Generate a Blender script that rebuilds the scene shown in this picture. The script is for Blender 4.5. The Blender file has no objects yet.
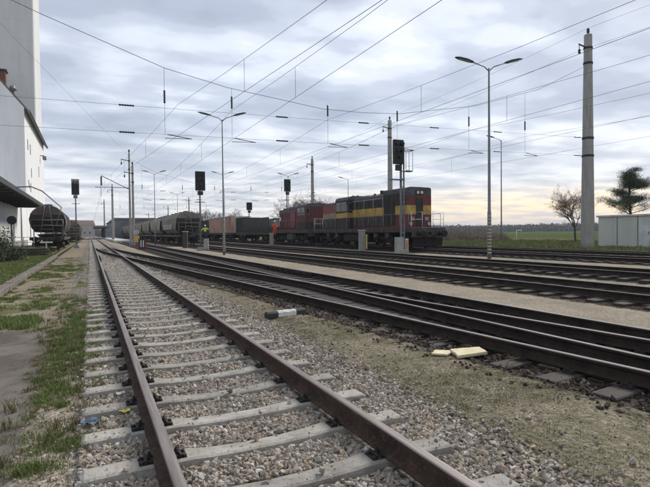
import bpy, math, random
import numpy as np
from mathutils import Matrix, Vector
random.seed(7); rng = np.random.default_rng(7)
PI = math.pi
sc = bpy.context.scene
COL = sc.collection

# ------------------------------------------------------------------ camera
CAM_Z = 1.57
yaw, pitch, roll = math.radians(25.606), math.radians(1.327), math.radians(0.573)
f_ = Vector((math.sin(yaw)*math.cos(pitch), math.cos(yaw)*math.cos(pitch), -math.sin(pitch)))
r0 = Vector((math.cos(yaw), -math.sin(yaw), 0)); u0 = r0.cross(f_)
r_ = r0*math.cos(roll) - u0*math.sin(roll); u_ = r0*math.sin(roll) + u0*math.cos(roll)
cd = bpy.data.cameras.new('camera'); cam = bpy.data.objects.new('camera', cd); COL.objects.link(cam)
cam.matrix_world = Matrix(((r_.x, u_.x, -f_.x, 0), (r_.y, u_.y, -f_.y, 0), (r_.z, u_.z, -f_.z, CAM_Z), (0, 0, 0, 1)))
cd.sensor_width = 36; cd.lens = 490/650*36; cd.clip_start = 0.05; cd.clip_end = 20000
sc.camera = cam

# ------------------------------------------------------------------ exposure
sc.view_settings.view_transform = 'Standard'; sc.view_settings.look = 'None'
sc.view_settings.gamma = 1; sc.view_settings.use_curve_mapping = False
sc.view_settings.exposure = 1.3

# ------------------------------------------------------------------ world: overcast evening sky
SUN_AZ, SUN_EL = math.radians(62), math.radians(40)
w = bpy.data.worlds.new('World'); sc.world = w; w.use_nodes = True
nt = w.node_tree; nt.nodes.clear()
def N(t, **k):
    n = nt.nodes.new(t)
    for a, b in k.items():
        if a.startswith('i_'): n.inputs[a[2:]].default_value = b
        else: setattr(n, a, b)
    return n
def L(a, b): nt.links.new(a, b)
def M_(op, a, b=None, c=None, clamp=False):
    n = nt.nodes.new('ShaderNodeMath'); n.operation = op; n.use_clamp = clamp
    for i, v in enumerate((a, b, c)):
        if v is None: continue
        if isinstance(v, (int, float)): n.inputs[i].default_value = v
        else: nt.links.new(v, n.inputs[i])
    return n.outputs[0]
def ramp(fac, stops, interp='LINEAR'):
    n = nt.nodes.new('ShaderNodeValToRGB'); cr = n.color_ramp; cr.interpolation = interp
    while len(cr.elements) < len(stops): cr.elements.new(0.5)
    for e, (p, c) in zip(cr.elements, stops): e.position = p; e.color = (*c, 1) if len(c) == 3 else c
    nt.links.new(fac, n.inputs[0]); return n.outputs[0]
def mixc(fac, a, b, mode='MIX'):
    n = nt.nodes.new('ShaderNodeMix'); n.data_type = 'RGBA'; n.blend_type = mode
    for s, v in ((n.inputs[0], fac), (n.inputs[6], a), (n.inputs[7], b)):
        if isinstance(v, (int, float)): s.default_value = v
        elif isinstance(v, tuple): s.default_value = (*v, 1)
        else: nt.links.new(v, s)
    return n.outputs[2]
tc = N('ShaderNodeTexCoord'); sep = N('ShaderNodeSeparateXYZ'); L(tc.outputs['Generated'], sep.inputs[0])
dx, dy, dz = sep.outputs
sky = N('ShaderNodeTexSky', sky_type='NISHITA', sun_disc=False, sun_elevation=SUN_EL, sun_rotation=SUN_AZ)
zc = M_('MAXIMUM', dz, 0.0)
den = M_('ADD', zc, 0.09)
cx = M_('DIVIDE', dx, den); cy = M_('DIVIDE', dy, den)
cmb = N('ShaderNodeCombineXYZ'); L(cx, cmb.inputs[0]); L(cy, cmb.inputs[1])
mp = N('ShaderNodeMapping'); L(cmb.outputs[0], mp.inputs[0]); mp.inputs['Rotation'].default_value = (0, 0, math.radians(20)); mp.inputs['Scale'].default_value = (1.0, 1.35, 1); mp.inputs['Location'].default_value = (3.1, 1.7, 0)
n1 = N('ShaderNodeTexNoise', i_Scale=1.0, i_Detail=5, i_Roughness=0.50, i_Distortion=0.15); L(mp.outputs[0], n1.inputs['Vector'])
n2 = N('ShaderNodeTexNoise', i_Scale=2.8, i_Detail=4, i_Roughness=0.45, i_Distortion=0.0); L(mp.outputs[0], n2.inputs['Vector'])
cl = M_('ADD', M_('MULTIPLY', n1.outputs[0], 0.68), M_('MULTIPLY', n2.outputs[0], 0.32))
cloud = ramp(cl, [(0.36, (0.30, 0.335, 0.415)), (0.45, (0.36, 0.40, 0.485)), (0.52, (0.455, 0.495, 0.58)), (0.59, (0.60, 0.64, 0.715)), (0.68, (0.76, 0.79, 0.84))], 'EASE')
# brighter, creamier low band and warm glow toward the low sun on the right
hz = ramp(dz, [(0.0, (1, 1, 1)), (0.04, (0.85,)*3), (0.12, (0.35,)*3), (0.24, (0, 0, 0))], 'EASE')
gl = M_('ADD', M_('MULTIPLY', dx, math.sin(math.radians(52))), M_('MULTIPLY', dy, math.cos(math.radians(52))))
glow = M_('MULTIPLY', ramp(gl, [(0.80, (0, 0, 0)), (1.0, (1, 1, 1))], 'EASE'), ramp(dz, [(0.0, (1, 1, 1)), (0.04, (0.95,)*3), (0.10, (0, 0, 0))], 'EASE'))
low = mixc(ramp(cl, [(0.40, (0, 0, 0)), (0.56, (1, 1, 1))]), (0.42, 0.455, 0.52), (0.78, 0.77, 0.745))
c1 = mixc(hz, cloud, low)
warm = mixc(ramp(cl, [(0.42, (0, 0, 0)), (0.54, (1, 1, 1))]), (0.58, 0.52, 0.49), (1.0, 0.76, 0.46))
c2 = mixc(glow, c1, warm)
bg1 = N('ShaderNodeBackground', i_Strength=0.10); L(sky.outputs[0], bg1.inputs[0])
bg2 = N('ShaderNodeBackground', i_Strength=0.58); L(c2, bg2.inputs[0])
msh = N('ShaderNodeMixShader', i_Fac=0.93); L(bg1.outputs[0], msh.inputs[1]); L(bg2.outputs[0], msh.inputs[2])
out = N('ShaderNodeOutputWorld'); L(msh.outputs[0], out.inputs[0])

# ------------------------------------------------------------------ sun behind cloud
sl = bpy.data.lights.new('sun', 'SUN'); sl.energy = 1.5; sl.angle = math.radians(14); sl.color = (1.0, 0.95, 0.88)
so = bpy.data.objects.new('sun', sl); COL.objects.link(so)
sd = Vector((math.sin(SUN_AZ)*math.cos(SUN_EL), math.cos(SUN_AZ)*math.cos(SUN_EL), math.sin(SUN_EL)))
so.rotation_euler = sd.to_track_quat('Z', 'Y').to_euler(); so.location = (0, 0, 50)

# ------------------------------------------------------------------ materials
def mat(name, c1, c2=None, rough=0.8, metal=0.0, scale=3.0, lo=0.35, hi=0.65, bump=0.0, bscale=40.0, detail=6, stretch=None, spec=0.4, emit=None, trans=0.0, c3=None, s3=20.0, a3=0.5):
    global nt
    m = bpy.data.materials.new(name); m.use_nodes = True; nt = m.node_tree
    b = nt.nodes['Principled BSDF']; b.inputs['Roughness'].default_value = rough; b.inputs['Metallic'].default_value = metal
    b.inputs['Specular IOR Level'].default_value = spec
    if trans: b.inputs['Transmission Weight'].default_value = trans
    tc = N('ShaderNodeTexCoord'); mp = N('ShaderNodeMapping'); L(tc.outputs['Object'], mp.inputs[0])
    if stretch: mp.inputs['Scale'].default_value = stretch
    if c2 is not None:
        n = N('ShaderNodeTexNoise', i_Scale=scale, i_Detail=detail, i_Roughness=0.6); L(mp.outputs[0], n.inputs['Vector'])
        col = mixc(ramp(n.outputs[0], [(lo, (0, 0, 0)), (hi, (1, 1, 1))]), c1, c2)
        if c3 is not None:
            n3 = N('ShaderNodeTexNoise', i_Scale=s3, i_Detail=8, i_Roughness=0.7); L(mp.outputs[0], n3.inputs['Vector'])
            col = mixc(M_('MULTIPLY', ramp(n3.outputs[0], [(0.5, (0, 0, 0)), (0.68, (1, 1, 1))]), a3), col, c3)
        L(col, b.inputs['Base Color'])
    else: b.inputs['Base Color'].default_value = (*c1, 1)
    if bump:
        n = N('ShaderNodeTexNoise', i_Scale=bscale, i_Detail=5); L(mp.outputs[0], n.inputs['Vector'])
        bp = N('ShaderNodeBump', i_Strength=bump, i_Distance=0.01); L(n.outputs[0], bp.inputs['Height']); L(bp.outputs[0], b.inputs['Normal'])
    if emit: b.inputs['Emission Color'].default_value = (*emit[0], 1); b.inputs['Emission Strength'].default_value = emit[1]
    return m
X = {}
X['rail_side'] = mat('rail_side', (0.075, 0.049, 0.038), (0.040, 0.030, 0.025), rough=0.9, scale=4, bump=0.6, bscale=70, c3=(0.16, 0.095, 0.062), s3=22, a3=0.6, spec=0.15)
X['rail_top'] = mat('rail_top', (0.27, 0.235, 0.22), (0.17, 0.135, 0.12), rough=0.52, metal=0.35, scale=14, stretch=(3, 0.12, 1), c3=(0.12, 0.08, 0.065), s3=8, a3=0.6, spec=0.3)
X['rail_side_dark'] = mat('rail_side_dark', (0.048, 0.035, 0.028), (0.024, 0.019, 0.016), rough=0.9, scale=5, spec=0.15, bump=0.4, bscale=60)
X['rail_bright'] = mat('rail_bright', (0.24, 0.225, 0.215), (0.15, 0.135, 0.125), rough=0.72, spec=0.25, metal=0.1, scale=4, stretch=(1, 0.1, 1))
X['rail_worn'] = mat('rail_worn', (0.20, 0.185, 0.175), (0.12, 0.105, 0.095), rough=0.75, spec=0.2, metal=0.1, scale=3, stretch=(1, 0.1, 1))
X['concrete_sleeper'] = mat('concrete_sleeper', (0.37, 0.345, 0.30), (0.26, 0.24, 0.205), rough=0.92, scale=5, bump=0.6, bscale=55, c3=(0.16, 0.14, 0.12), s3=22, a3=0.7)
def vary(m, lo, hi):
    global nt
    nt = m.node_tree; b = nt.nodes['Principled BSDF']; src = b.inputs['Base Color'].links[0].from_socket
    oi = N('ShaderNodeObjectInfo'); k = M_('ADD', M_('MULTIPLY', oi.outputs['Random'], hi-lo), lo); v = N('ShaderNodeCombineXYZ')
    for i in range(3): L(k, v.inputs[i])
    L(mixc(1.0, src, v.outputs[0], 'MULTIPLY'), b.inputs['Base Color'])
vary(X['concrete_sleeper'], 0.78, 1.12)
X['wood_sleeper'] = mat('wood_sleeper', (0.060, 0.047, 0.038), (0.030, 0.024, 0.020), rough=0.9, scale=3, stretch=(0.5, 8, 4), bump=0.5, bscale=10, c3=(0.12, 0.10, 0.08), s3=6, a3=0.5)
X['fastening'] = mat('fastening', (0.030, 0.024, 0.021), (0.015, 0.012, 0.011), rough=0.75, scale=20)
X['mast_concrete'] = mat('mast_concrete', (0.34, 0.33, 0.30), (0.25, 0.24, 0.22), rough=0.9, scale=1.2, stretch=(3, 3, 0.5), bump=0.3, bscale=25, c3=(0.18, 0.17, 0.155), s3=8, a3=0.5)
X['grey_steel'] = mat('grey_steel', (0.22, 0.23, 0.235), (0.15, 0.155, 0.155), rough=0.55, metal=0.4, scale=2, stretch=(3, 3, 0.5))
X['dark_steel'] = mat('dark_steel', (0.05, 0.05, 0.052), (0.03, 0.03, 0.03), rough=0.55, metal=0.3, scale=3)
X['black'] = mat('black', (0.012, 0.012, 0.013), (0.02, 0.02, 0.02), rough=0.6, scale=4)
X['wire'] = mat('wire', (0.09, 0.095, 0.10), (0.06, 0.065, 0.065), rough=0.6, metal=0.4, scale=2)
X['insulator'] = mat('insulator', (0.035, 0.022, 0.018), (0.02, 0.015, 0.012), rough=0.3, scale=5)
X['white_paint'] = mat('white_paint', (0.72, 0.72, 0.70), (0.52, 0.51, 0.48), rough=0.6, scale=5)
X['wall_white'] = mat('wall_white', (0.78, 0.78, 0.77), (0.70, 0.70, 0.69), rough=0.9, scale=0.25, stretch=(1, 1, 0.35), bump=0.15, bscale=8, c3=(0.60, 0.60, 0.585), s3=1.2, a3=0.35)
X['silo'] = mat('silo', (0.70, 0.70, 0.69), (0.65, 0.65, 0.64), rough=0.92, scale=0.12, stretch=(1.5, 1.5, 0.2), bump=0.15, bscale=6, c3=(0.50, 0.50, 0.49), s3=0.8, a3=0.3)
X['canopy'] = mat('canopy', (0.045, 0.047, 0.05), (0.028, 0.028, 0.03), rough=0.7, scale=1)
X['roof_dark'] = mat('roof_dark', (0.20, 0.185, 0.17), (0.14, 0.13, 0.12), rough=0.85, scale=2)
X['brick'] = mat('brick', (0.24, 0.09, 0.06), (0.14, 0.055, 0.04), rough=0.9, scale=8)
X['glass_dark'] = mat('glass_dark', (0.02, 0.025, 0.03), rough=0.12, spec=0.6)
X['glass_blue'] = mat('glass_blue', (0.10, 0.13, 0.17), (0.05, 0.065, 0.085), rough=0.25, scale=0.6)
X['maroon'] = mat('maroon', (0.17, 0.028, 0.030), (0.105, 0.024, 0.026), rough=0.55, scale=1.8, c3=(0.035, 0.028, 0.026), s3=3.5, a3=0.75)
X['maroon_dirty'] = mat('maroon_dirty', (0.14, 0.032, 0.033), (0.075, 0.028, 0.028), rough=0.7, scale=2, c3=(0.09, 0.035, 0.03), s3=5, a3=0.6)
X['loco_red'] = mat('loco_red', (0.22, 0.022, 0.026), (0.15, 0.02, 0.024), rough=0.5, scale=2, c3=(0.07, 0.025, 0.025), s3=4, a3=0.6)
X['yellow'] = mat('loco_yellow', (0.56, 0.37, 0.075), (0.40, 0.24, 0.06), rough=0.6, scale=1.6, c3=(0.10, 0.07, 0.04), s3=4, a3=0.7)
X['cream'] = mat('loco_cream', (0.36, 0.29, 0.17), (0.22, 0.17, 0.11), rough=0.65, scale=2, c3=(0.07, 0.055, 0.045), s3=5, a3=0.7)
X['loco_roof'] = mat('loco_roof', (0.095, 0.105, 0.11), (0.055, 0.058, 0.06), rough=0.75, scale=1.6, c3=(0.10, 0.10, 0.10), s3=4, a3=0.5)  # grey-blue lightened so the colour carries the reflection seen on the roof
X['loco_black'] = mat('loco_black', (0.045, 0.040, 0.037), (0.022, 0.020, 0.019), rough=0.75, scale=2.5, c3=(0.06, 0.048, 0.04), s3=6, a3=0.6)
X['underframe'] = mat('underframe', (0.075, 0.060, 0.052), (0.038, 0.032, 0.029), rough=0.8, scale=2.5, c3=(0.13, 0.105, 0.085), s3=5, a3=0.5)
X['grime'] = mat('bogie_grime', (0.020, 0.018, 0.017), (0.012, 0.011, 0.011), rough=0.85, scale=4, c3=(0.05, 0.042, 0.036), s3=9, a3=0.5)
X['wheel_steel'] = mat('wheel_steel', (0.06, 0.052, 0.048), (0.03, 0.027, 0.025), rough=0.55, metal=0.4, scale=3)
X['hopper_grey'] = mat('hopper_grey', (0.27, 0.255, 0.215), (0.17, 0.16, 0.135), rough=0.8, scale=1.1, stretch=(1, 1, 0.4), c3=(0.05, 0.045, 0.042), s3=2.5, a3=0.7)
X['hopper_pale'] = mat('hopper_pale', (0.38, 0.345, 0.29), (0.23, 0.21, 0.18), rough=0.8, scale=1.1, stretch=(1, 1, 0.4), c3=(0.05, 0.045, 0.042), s3=2.5, a3=0.7)
X['hopper_brown'] = mat('hopper_brown', (0.155, 0.115, 0.092), (0.095, 0.074, 0.062), rough=0.8, scale=1.4, c3=(0.19, 0.17, 0.15), s3=3, a3=0.35)
X['hopper_dark'] = mat('hopper_dark', (0.070, 0.058, 0.050), (0.040, 0.035, 0.031), rough=0.85, scale=2)
X['wagon_pink'] = mat('wagon_pink', (0.62, 0.43, 0.34), (0.46, 0.31, 0.245), rough=0.75, scale=0.9, stretch=(1, 1, 0.4), c3=(0.24, 0.17, 0.14), s3=2, a3=0.5)
X['wagon_dark'] = mat('wagon_dark', (0.055, 0.058, 0.055), (0.032, 0.032, 0.031), rough=0.8, scale=1.5, c3=(0.10, 0.095, 0.085), s3=3, a3=0.4)
X['stake'] = mat('stake', (0.075, 0.08, 0.07), (0.05, 0.05, 0.045), rough=0.8, scale=2)
X['cabinet'] = mat('cabinet', (0.36, 0.36, 0.33), (0.27, 0.27, 0.245), rough=0.6, scale=3)
X['hut'] = mat('hut', (0.56, 0.58, 0.53), (0.49, 0.51, 0.465), rough=0.65, scale=0.7, stretch=(1, 1, 0.4))
X['hut_roof'] = mat('hut_roof', (0.64, 0.65, 0.63), (0.40, 0.41, 0.40), rough=0.7, scale=1)
X['kerb'] = mat('kerb', (0.20, 0.165, 0.14), (0.11, 0.095, 0.08), rough=0.95, scale=3, bump=0.5, bscale=30, c3=(0.10, 0.10, 0.06), s3=5, a3=0.6)
X['old_wood'] = mat('old_wood', (0.06, 0.052, 0.045), (0.03, 0.027, 0.025), rough=0.9, scale=2, stretch=(0.4, 6, 4))
X['board_cream'] = mat('board_cream', (0.62, 0.54, 0.33), (0.52, 0.45, 0.27), rough=0.75, scale=9, bump=0.2, bscale=40, c3=(0.36, 0.29, 0.18), s3=14, a3=0.4)
X['bark'] = mat('bark', (0.085, 0.070, 0.058), (0.05, 0.042, 0.036), rough=0.95, scale=8, bump=0.5, bscale=30)
X['twig'] = mat('twig', (0.13, 0.105, 0.085), (0.085, 0.068, 0.055), rough=0.95, scale=3)
X['pine'] = mat('pine_needles', (0.035, 0.055, 0.028), (0.055, 0.078, 0.038), rough=0.8, scale=1.5)
X['pine2'] = X['pine']
X['leaf'] = mat('bush_leaf', (0.045, 0.060, 0.028), (0.075, 0.09, 0.04), rough=0.75, scale=2)
X['brush'] = mat('brush_twigs', (0.28, 0.23, 0.17), (0.19, 0.16, 0.12), rough=0.95, scale=0.5)
X['belt'] = mat('belt_trees', (0.12, 0.115, 0.10), (0.09, 0.09, 0.08), rough=0.95, scale=0.02)
X['orange'] = mat('orange_hivis', (0.85, 0.10, 0.035), (0.70, 0.075, 0.03), rough=0.7, scale=5)
X['hivis_yellow'] = mat('yellow_hivis', (0.55, 0.85, 0.08), (0.45, 0.72, 0.07), rough=0.7, scale=5)
X['reflective'] = mat('reflective_band', (0.62, 0.63, 0.62), rough=0.4)
X['white_dirty'] = mat('white_dirty', (0.34, 0.34, 0.32), (0.2, 0.2, 0.19), rough=0.6, scale=6)
X['skin'] = mat('skin', (0.48, 0.28, 0.20), (0.42, 0.24, 0.17), rough=0.6, scale=20)
X['helmet'] = mat('helmet_white', (0.75, 0.75, 0.72), rough=0.35)
X['boot'] = mat('boot', (0.02, 0.018, 0.016), rough=0.7)
X['navy'] = mat('navy_trousers', (0.025, 0.03, 0.045), (0.018, 0.02, 0.03), rough=0.85, scale=8)
X['chipped_white'] = mat('chipped_white', (0.75, 0.74, 0.70), (0.58, 0.56, 0.51), rough=0.9, scale=7, bump=0.8, bscale=30, c3=(0.22, 0.21, 0.19), s3=14, a3=0.7)
X['sign_red'] = mat('sign_red', (0.24, 0.045, 0.035), (0.15, 0.035, 0.03), rough=0.6, scale=4)
X['sign_yellow'] = mat('sign_yellow', (0.62, 0.48, 0.12), (0.5, 0.38, 0.1), rough=0.6, scale=4)
X['faded_stripe'] = mat('faded_stripe', (0.50, 0.46, 0.33), (0.33, 0.31, 0.25), rough=0.8, scale=14)
X['sign_orange'] = mat('sign_orange', (0.55, 0.25, 0.10), (0.42, 0.18, 0.08), rough=0.6, scale=4)
X['lens'] = mat('lens', (0.03, 0.03, 0.035), rough=0.1, spec=0.7)
X['headlamp_lit_tint'] = mat('headlamp_lit_tint', (0.75, 0.68, 0.52), (0.5, 0.45, 0.35), rough=0.3, scale=9)  # warm pale colour stands in for lit headlamps; nothing emits
X['lamp_glass'] = mat('lamp_glass', (0.35, 0.36, 0.36), rough=0.3)
X['crate_dark'] = mat('station_grey', (0.16, 0.17, 0.19), (0.10, 0.11, 0.13), rough=0.7, scale=0.6)
X['platform'] = mat('platform', (0.50, 0.50, 0.48), (0.42, 0.42, 0.40), rough=0.9, scale=0.8)
X['far_house'] = mat('far_house', (0.40, 0.37, 0.33), (0.3, 0.28, 0.26), rough=0.9, scale=0.3)
X['far_roof'] = mat('far_roof', (0.16, 0.09, 0.07), (0.11, 0.07, 0.06), rough=0.9, scale=0.5)
X['rust_scrap'] = mat('rust_scrap', (0.09, 0.06, 0.045), (0.05, 0.035, 0.03), rough=0.9, scale=9)
X['blue_litter'] = mat('blue_litter', (0.08, 0.12, 0.17), (0.05, 0.08, 0.11), rough=0.5, scale=9)
X['yellow_litter'] = mat('yellow_litter', (0.68, 0.60, 0.10), rough=0.5)

def streaks(m, amt, sc_=1.5, joint=None):
    global nt
    nt = m.node_tree; b = nt.nodes['Principled BSDF']; src = b.inputs['Base Color'].links[0].from_socket
    g = N('ShaderNodeNewGeometry'); mp = N('ShaderNodeMapping'); L(g.outputs['Position'], mp.inputs[0]); mp.inputs['Scale'].default_value = (sc_, sc_, 0.06)
    n = N('ShaderNodeTexNoise', i_Scale=1.0, i_Detail=6, i_Roughness=0.7); L(mp.outputs[0], n.inputs['Vector'])
    k = M_('MULTIPLY', ramp(n.outputs[0], [(0.45, (0, 0, 0)), (0.72, (1, 1, 1))]), amt)
    col = mixc(k, src, (0.30, 0.29, 0.27))
    if joint:
        sp = N('ShaderNodeSeparateXYZ'); L(g.outputs['Position'], sp.inputs[0])
        fr = M_('FRACT', M_('DIVIDE', sp.outputs[2], joint)); col = mixc(M_('MULTIPLY', M_('LESS_THAN', fr, 0.012), 0.35), col, (0.25, 0.25, 0.24))
    L(col, b.inputs['Base Color'])
streaks(X['silo'], 0.22, 0.5, 3.2); streaks(X['wall_white'], 0.15, 0.8); streaks(X['hut'], 0.25, 3.0)
def grime_up(m, col_, h0, h1):
    global nt
    nt = m.node_tree; b = nt.nodes['Principled BSDF']; src = b.inputs['Base Color'].links[0].from_socket
    g = N('ShaderNodeNewGeometry'); mp = N('ShaderNodeMapping'); L(g.outputs['Position'], mp.inputs[0]); mp.inputs['Scale'].default_value = (3, 3, 0.5)
    n = N('ShaderNodeTexNoise', i_Scale=1.0, i_Detail=7, i_Roughness=0.75); L(mp.outputs[0], n.inputs['Vector'])
    L(mixc(ramp(n.outputs[0], [(h0, (0, 0, 0)), (h1, (0.8,)*3)]), src, col_), b.inputs['Base Color'])
for k_ in ('maroon', 'yellow', 'cream', 'loco_red', 'maroon_dirty'): grime_up(X[k_], (0.045, 0.038, 0.033), 0.50, 0.78)
for k_ in ('hopper_grey', 'hopper_pale', 'hopper_brown', 'wagon_pink'): grime_up(X[k_], (0.07, 0.058, 0.048), 0.46, 0.75)
def island_mat(name, stops, rough=0.9, dust=None):
    global nt
    m = bpy.data.materials.new(name); m.use_nodes = True; nt = m.node_tree
    b = nt.nodes['Principled BSDF']; b.inputs['Roughness'].default_value = rough; b.inputs['Specular IOR Level'].default_value = 0.1
    g = N('ShaderNodeNewGeometry'); col = ramp(g.outputs['Random Per Island'], stops)
    n = N('ShaderNodeTexNoise', i_Scale=70, i_Detail=4); L(g.outputs['Position'], n.inputs['Vector'])
    n2 = N('ShaderNodeTexNoise', i_Scale=1.3, i_Detail=3); L(g.outputs['Position'], n2.inputs['Vector'])
    k = M_('ADD', M_('MULTIPLY', n.outputs[0], 0.7), 0.65)
    k2 = M_('ADD', M_('MULTIPLY', n2.outputs[0], 0.6), 0.7)
    v = N('ShaderNodeCombineXYZ'); kk = M_('MULTIPLY', k, k2)
    for i in range(3): L(kk, v.inputs[i])
    col = mixc(1.0, col, v.outputs[0], 'MULTIPLY')
    L(col, b.inputs['Base Color']); return m
X['ballast'] = island_mat('ballast_stone', [(0, (0.14, 0.118, 0.097)), (0.2, (0.265, 0.235, 0.195)), (0.45, (0.355, 0.32, 0.27)), (0.62, (0.355, 0.272, 0.185)), (0.73, (0.41, 0.385, 0.34)), (0.9, (0.26, 0.195, 0.142)), (1, (0.55, 0.535, 0.51))])
X['gravel'] = island_mat('gravel_stone', [(0, (0.13, 0.11, 0.09)), (0.3, (0.26, 0.22, 0.175)), (0.6, (0.32, 0.265, 0.20)), (0.85, (0.19, 0.155, 0.12)), (1, (0.48, 0.46, 0.42))])
X['dark_gravel'] = island_mat('dark_gravel_stone', [(0, (0.022, 0.018, 0.015)), (0.5, (0.065, 0.051, 0.040)), (0.8, (0.13, 0.10, 0.078)), (1, (0.22, 0.19, 0.16))])
X['grass'] = island_mat('grass_blade', [(0, (0.075, 0.12, 0.030)), (0.4, (0.12, 0.18, 0.045)), (0.7, (0.17, 0.215, 0.065)), (0.87, (0.24, 0.23, 0.11)), (1, (0.30, 0.26, 0.15))], rough=0.65)
X['dry_grass'] = island_mat('dry_grass_blade', [(0, (0.09, 0.10, 0.04)), (0.35, (0.15, 0.145, 0.065)), (0.7, (0.22, 0.19, 0.10)), (1, (0.30, 0.25, 0.15))], rough=0.8)

# ground: painted by zone weights stored per vertex, broken up by noise
def ground_material():
    global nt
    m = bpy.data.materials.new('ground_mix'); m.use_nodes = True; nt = m.node_tree
    b = nt.nodes['Principled BSDF']; b.inputs['Roughness'].default_value = 1.0; b.inputs['Specular IOR Level'].default_value = 0.0
    g = N('ShaderNodeNewGeometry'); P = g.outputs['Position']
    def noise(s, d=5, r=0.6, dist=0.0):
        n = N('ShaderNodeTexNoise', i_Scale=s, i_Detail=d, i_Roughness=r, i_Distortion=dist); L(P, n.inputs['Vector']); return n.outputs[0]
    def vor(s, out='Color', feat='F1'):
        n = N('ShaderNodeTexVoronoi', feature=feat, i_Scale=s); L(P, n.inputs['Vector']); return n.outputs[out]
    brk = M_('MULTIPLY', M_('SUBTRACT', M_('ADD', M_('MULTIPLY', noise(2.2, 7, 0.7), 0.7), M_('MULTIPLY', noise(14, 4, 0.7), 0.3)), 0.5), 2.4)
    def wgt(n):
        a = N('ShaderNodeAttribute', attribute_name=n)
        v = a.outputs['Fac']
        return ramp(M_('ADD', v, M_('MULTIPLY', brk, M_('MULTIPLY', M_('MULTIPLY', v, M_('SUBTRACT', 1.0, v)), 4.0))), [(0.38, (0, 0, 0)), (0.62, (1, 1, 1))])
    def seprgb(c):
        s = N('ShaderNodeSeparateColor'); L(c, s.inputs[0]); return s.outputs
    # fine beige gravel
    fg = seprgb(vor(55))[0]
    fine = mixc(1.0, ramp(fg, [(0, (0.19, 0.165, 0.13)), (0.5, (0.31, 0.275, 0.22)), (0.9, (0.37, 0.33, 0.27)), (1, (0.46, 0.43, 0.38))]), ramp(noise(0.9, 8, 0.7), [(0.3, (0.72, 0.70, 0.66)), (0.7, (1.1, 1.08, 1.04))]), 'MULTIPLY')
    # coarse ballast
    vc = vor(21); sp = seprgb(vc)
    bal = ramp(sp[0], [(0, (0.13, 0.115, 0.10)), (0.3, (0.24, 0.22, 0.195)), (0.6, (0.30, 0.27, 0.235)), (0.75, (0.27, 0.21, 0.155)), (1, (0.42, 0.41, 0.39))])
    vd = vor(21, 'Distance')
    bal = mixc(ramp(vd, [(0.35, (0, 0, 0)), (0.75, (1, 1, 1))]), bal, (0.10, 0.088, 0.075))
    dk = seprgb(vor(26))
    dark = mixc(ramp(noise(1.6, 6), [(0.35, (0, 0, 0)), (0.7, (1, 1, 1))]), ramp(dk[0], [(0, (0.018, 0.015, 0.013)), (0.7, (0.045, 0.037, 0.031)), (1, (0.11, 0.092, 0.075))]), ramp(dk[1], [(0, (0.03, 0.025, 0.02)), (0.7, (0.075, 0.06, 0.048)), (1, (0.17, 0.145, 0.12))]))
    gr = mixc(ramp(noise(1.1, 8, 0.72), [(0.36, (0, 0, 0)), (0.62, (1, 1, 1))]), mixc(noise(30, 3), (0.06, 0.085, 0.025), (0.12, 0.14, 0.05)), mixc(noise(18, 4), (0.12, 0.105, 0.06), (0.20, 0.175, 0.11)))
    sand = mixc(ramp(noise(1.4, 8, 0.7), [(0.35, (0, 0, 0)), (0.65, (1, 1, 1))]), ramp(fg, [(0, (0.20, 0.165, 0.12)), (1, (0.34, 0.285, 0.215))]), ramp(seprgb(vor(34))[0], [(0, (0.14, 0.12, 0.09)), (1, (0.27, 0.24, 0.185))]))
    moss = mixc(ramp(noise(1.9, 9, 0.75), [(0.42, (0, 0, 0)), (0.60, (1, 1, 1))]), ramp(seprgb(vor(42))[0], [(0, (0.15, 0.125, 0.09)), (0.7, (0.24, 0.205, 0.15)), (1, (0.33, 0.295, 0.23))]), mixc(noise(40, 3), (0.115, 0.112, 0.062), (0.185, 0.165, 0.115)))
    an = noise(0.7, 7, 0.65)
    asp = mixc(ramp(noise(0.55, 8, 0.66, 0.4), [(0.44, (0, 0, 0)), (0.56, (1, 1, 1))]), ramp(an, [(0.3, (0.125, 0.108, 0.094)), (0.7, (0.185, 0.162, 0.14))]), ramp(an, [(0.3, (0.060, 0.051, 0.044)), (0.7, (0.105, 0.09, 0.078))]))
    asp = mixc(ramp(noise(160, 2), [(0.45, (0, 0, 0)), (0.72, (0.5,)*3)]), asp, (0.26, 0.235, 0.20))
    field = mixc(ramp(noise(0.03, 4), [(0.4, (0, 0, 0)), (0.6, (1, 1, 1))]), (0.055, 0.095, 0.03), (0.085, 0.09, 0.045))
    c = fine
    c = mixc(wgt('w_sand'), c, sand); c = mixc(wgt('w_ballast'), c, bal); c = mixc(wgt('w_moss'), c, moss)
    c = mixc(wgt('w_dark'), c, dark); c = mixc(wgt('w_grass'), c, gr); c = mixc(wgt('w_field'), c, field)
    wa = wgt('w_asphalt'); c = mixc(wa, c, asp)
    L(c, b.inputs['Base Color'])
    h = M_('SUBTRACT', 1.0, vd)
    hm = M_('MULTIPLY', M_('ADD', h, M_('MULTIPLY', vor(55, 'Distance'), -0.4)), M_('SUBTRACT', 1.0, wa))
    hm = M_('ADD', hm, M_('MULTIPLY', noise(120, 3), 0.12))
    bp = N('ShaderNodeBump', i_Strength=0.9, i_Distance=0.018); L(hm, bp.inputs['Height']); L(bp.outputs[0], b.inputs['Normal'])
    return m
X['ground'] = ground_material()

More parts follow.
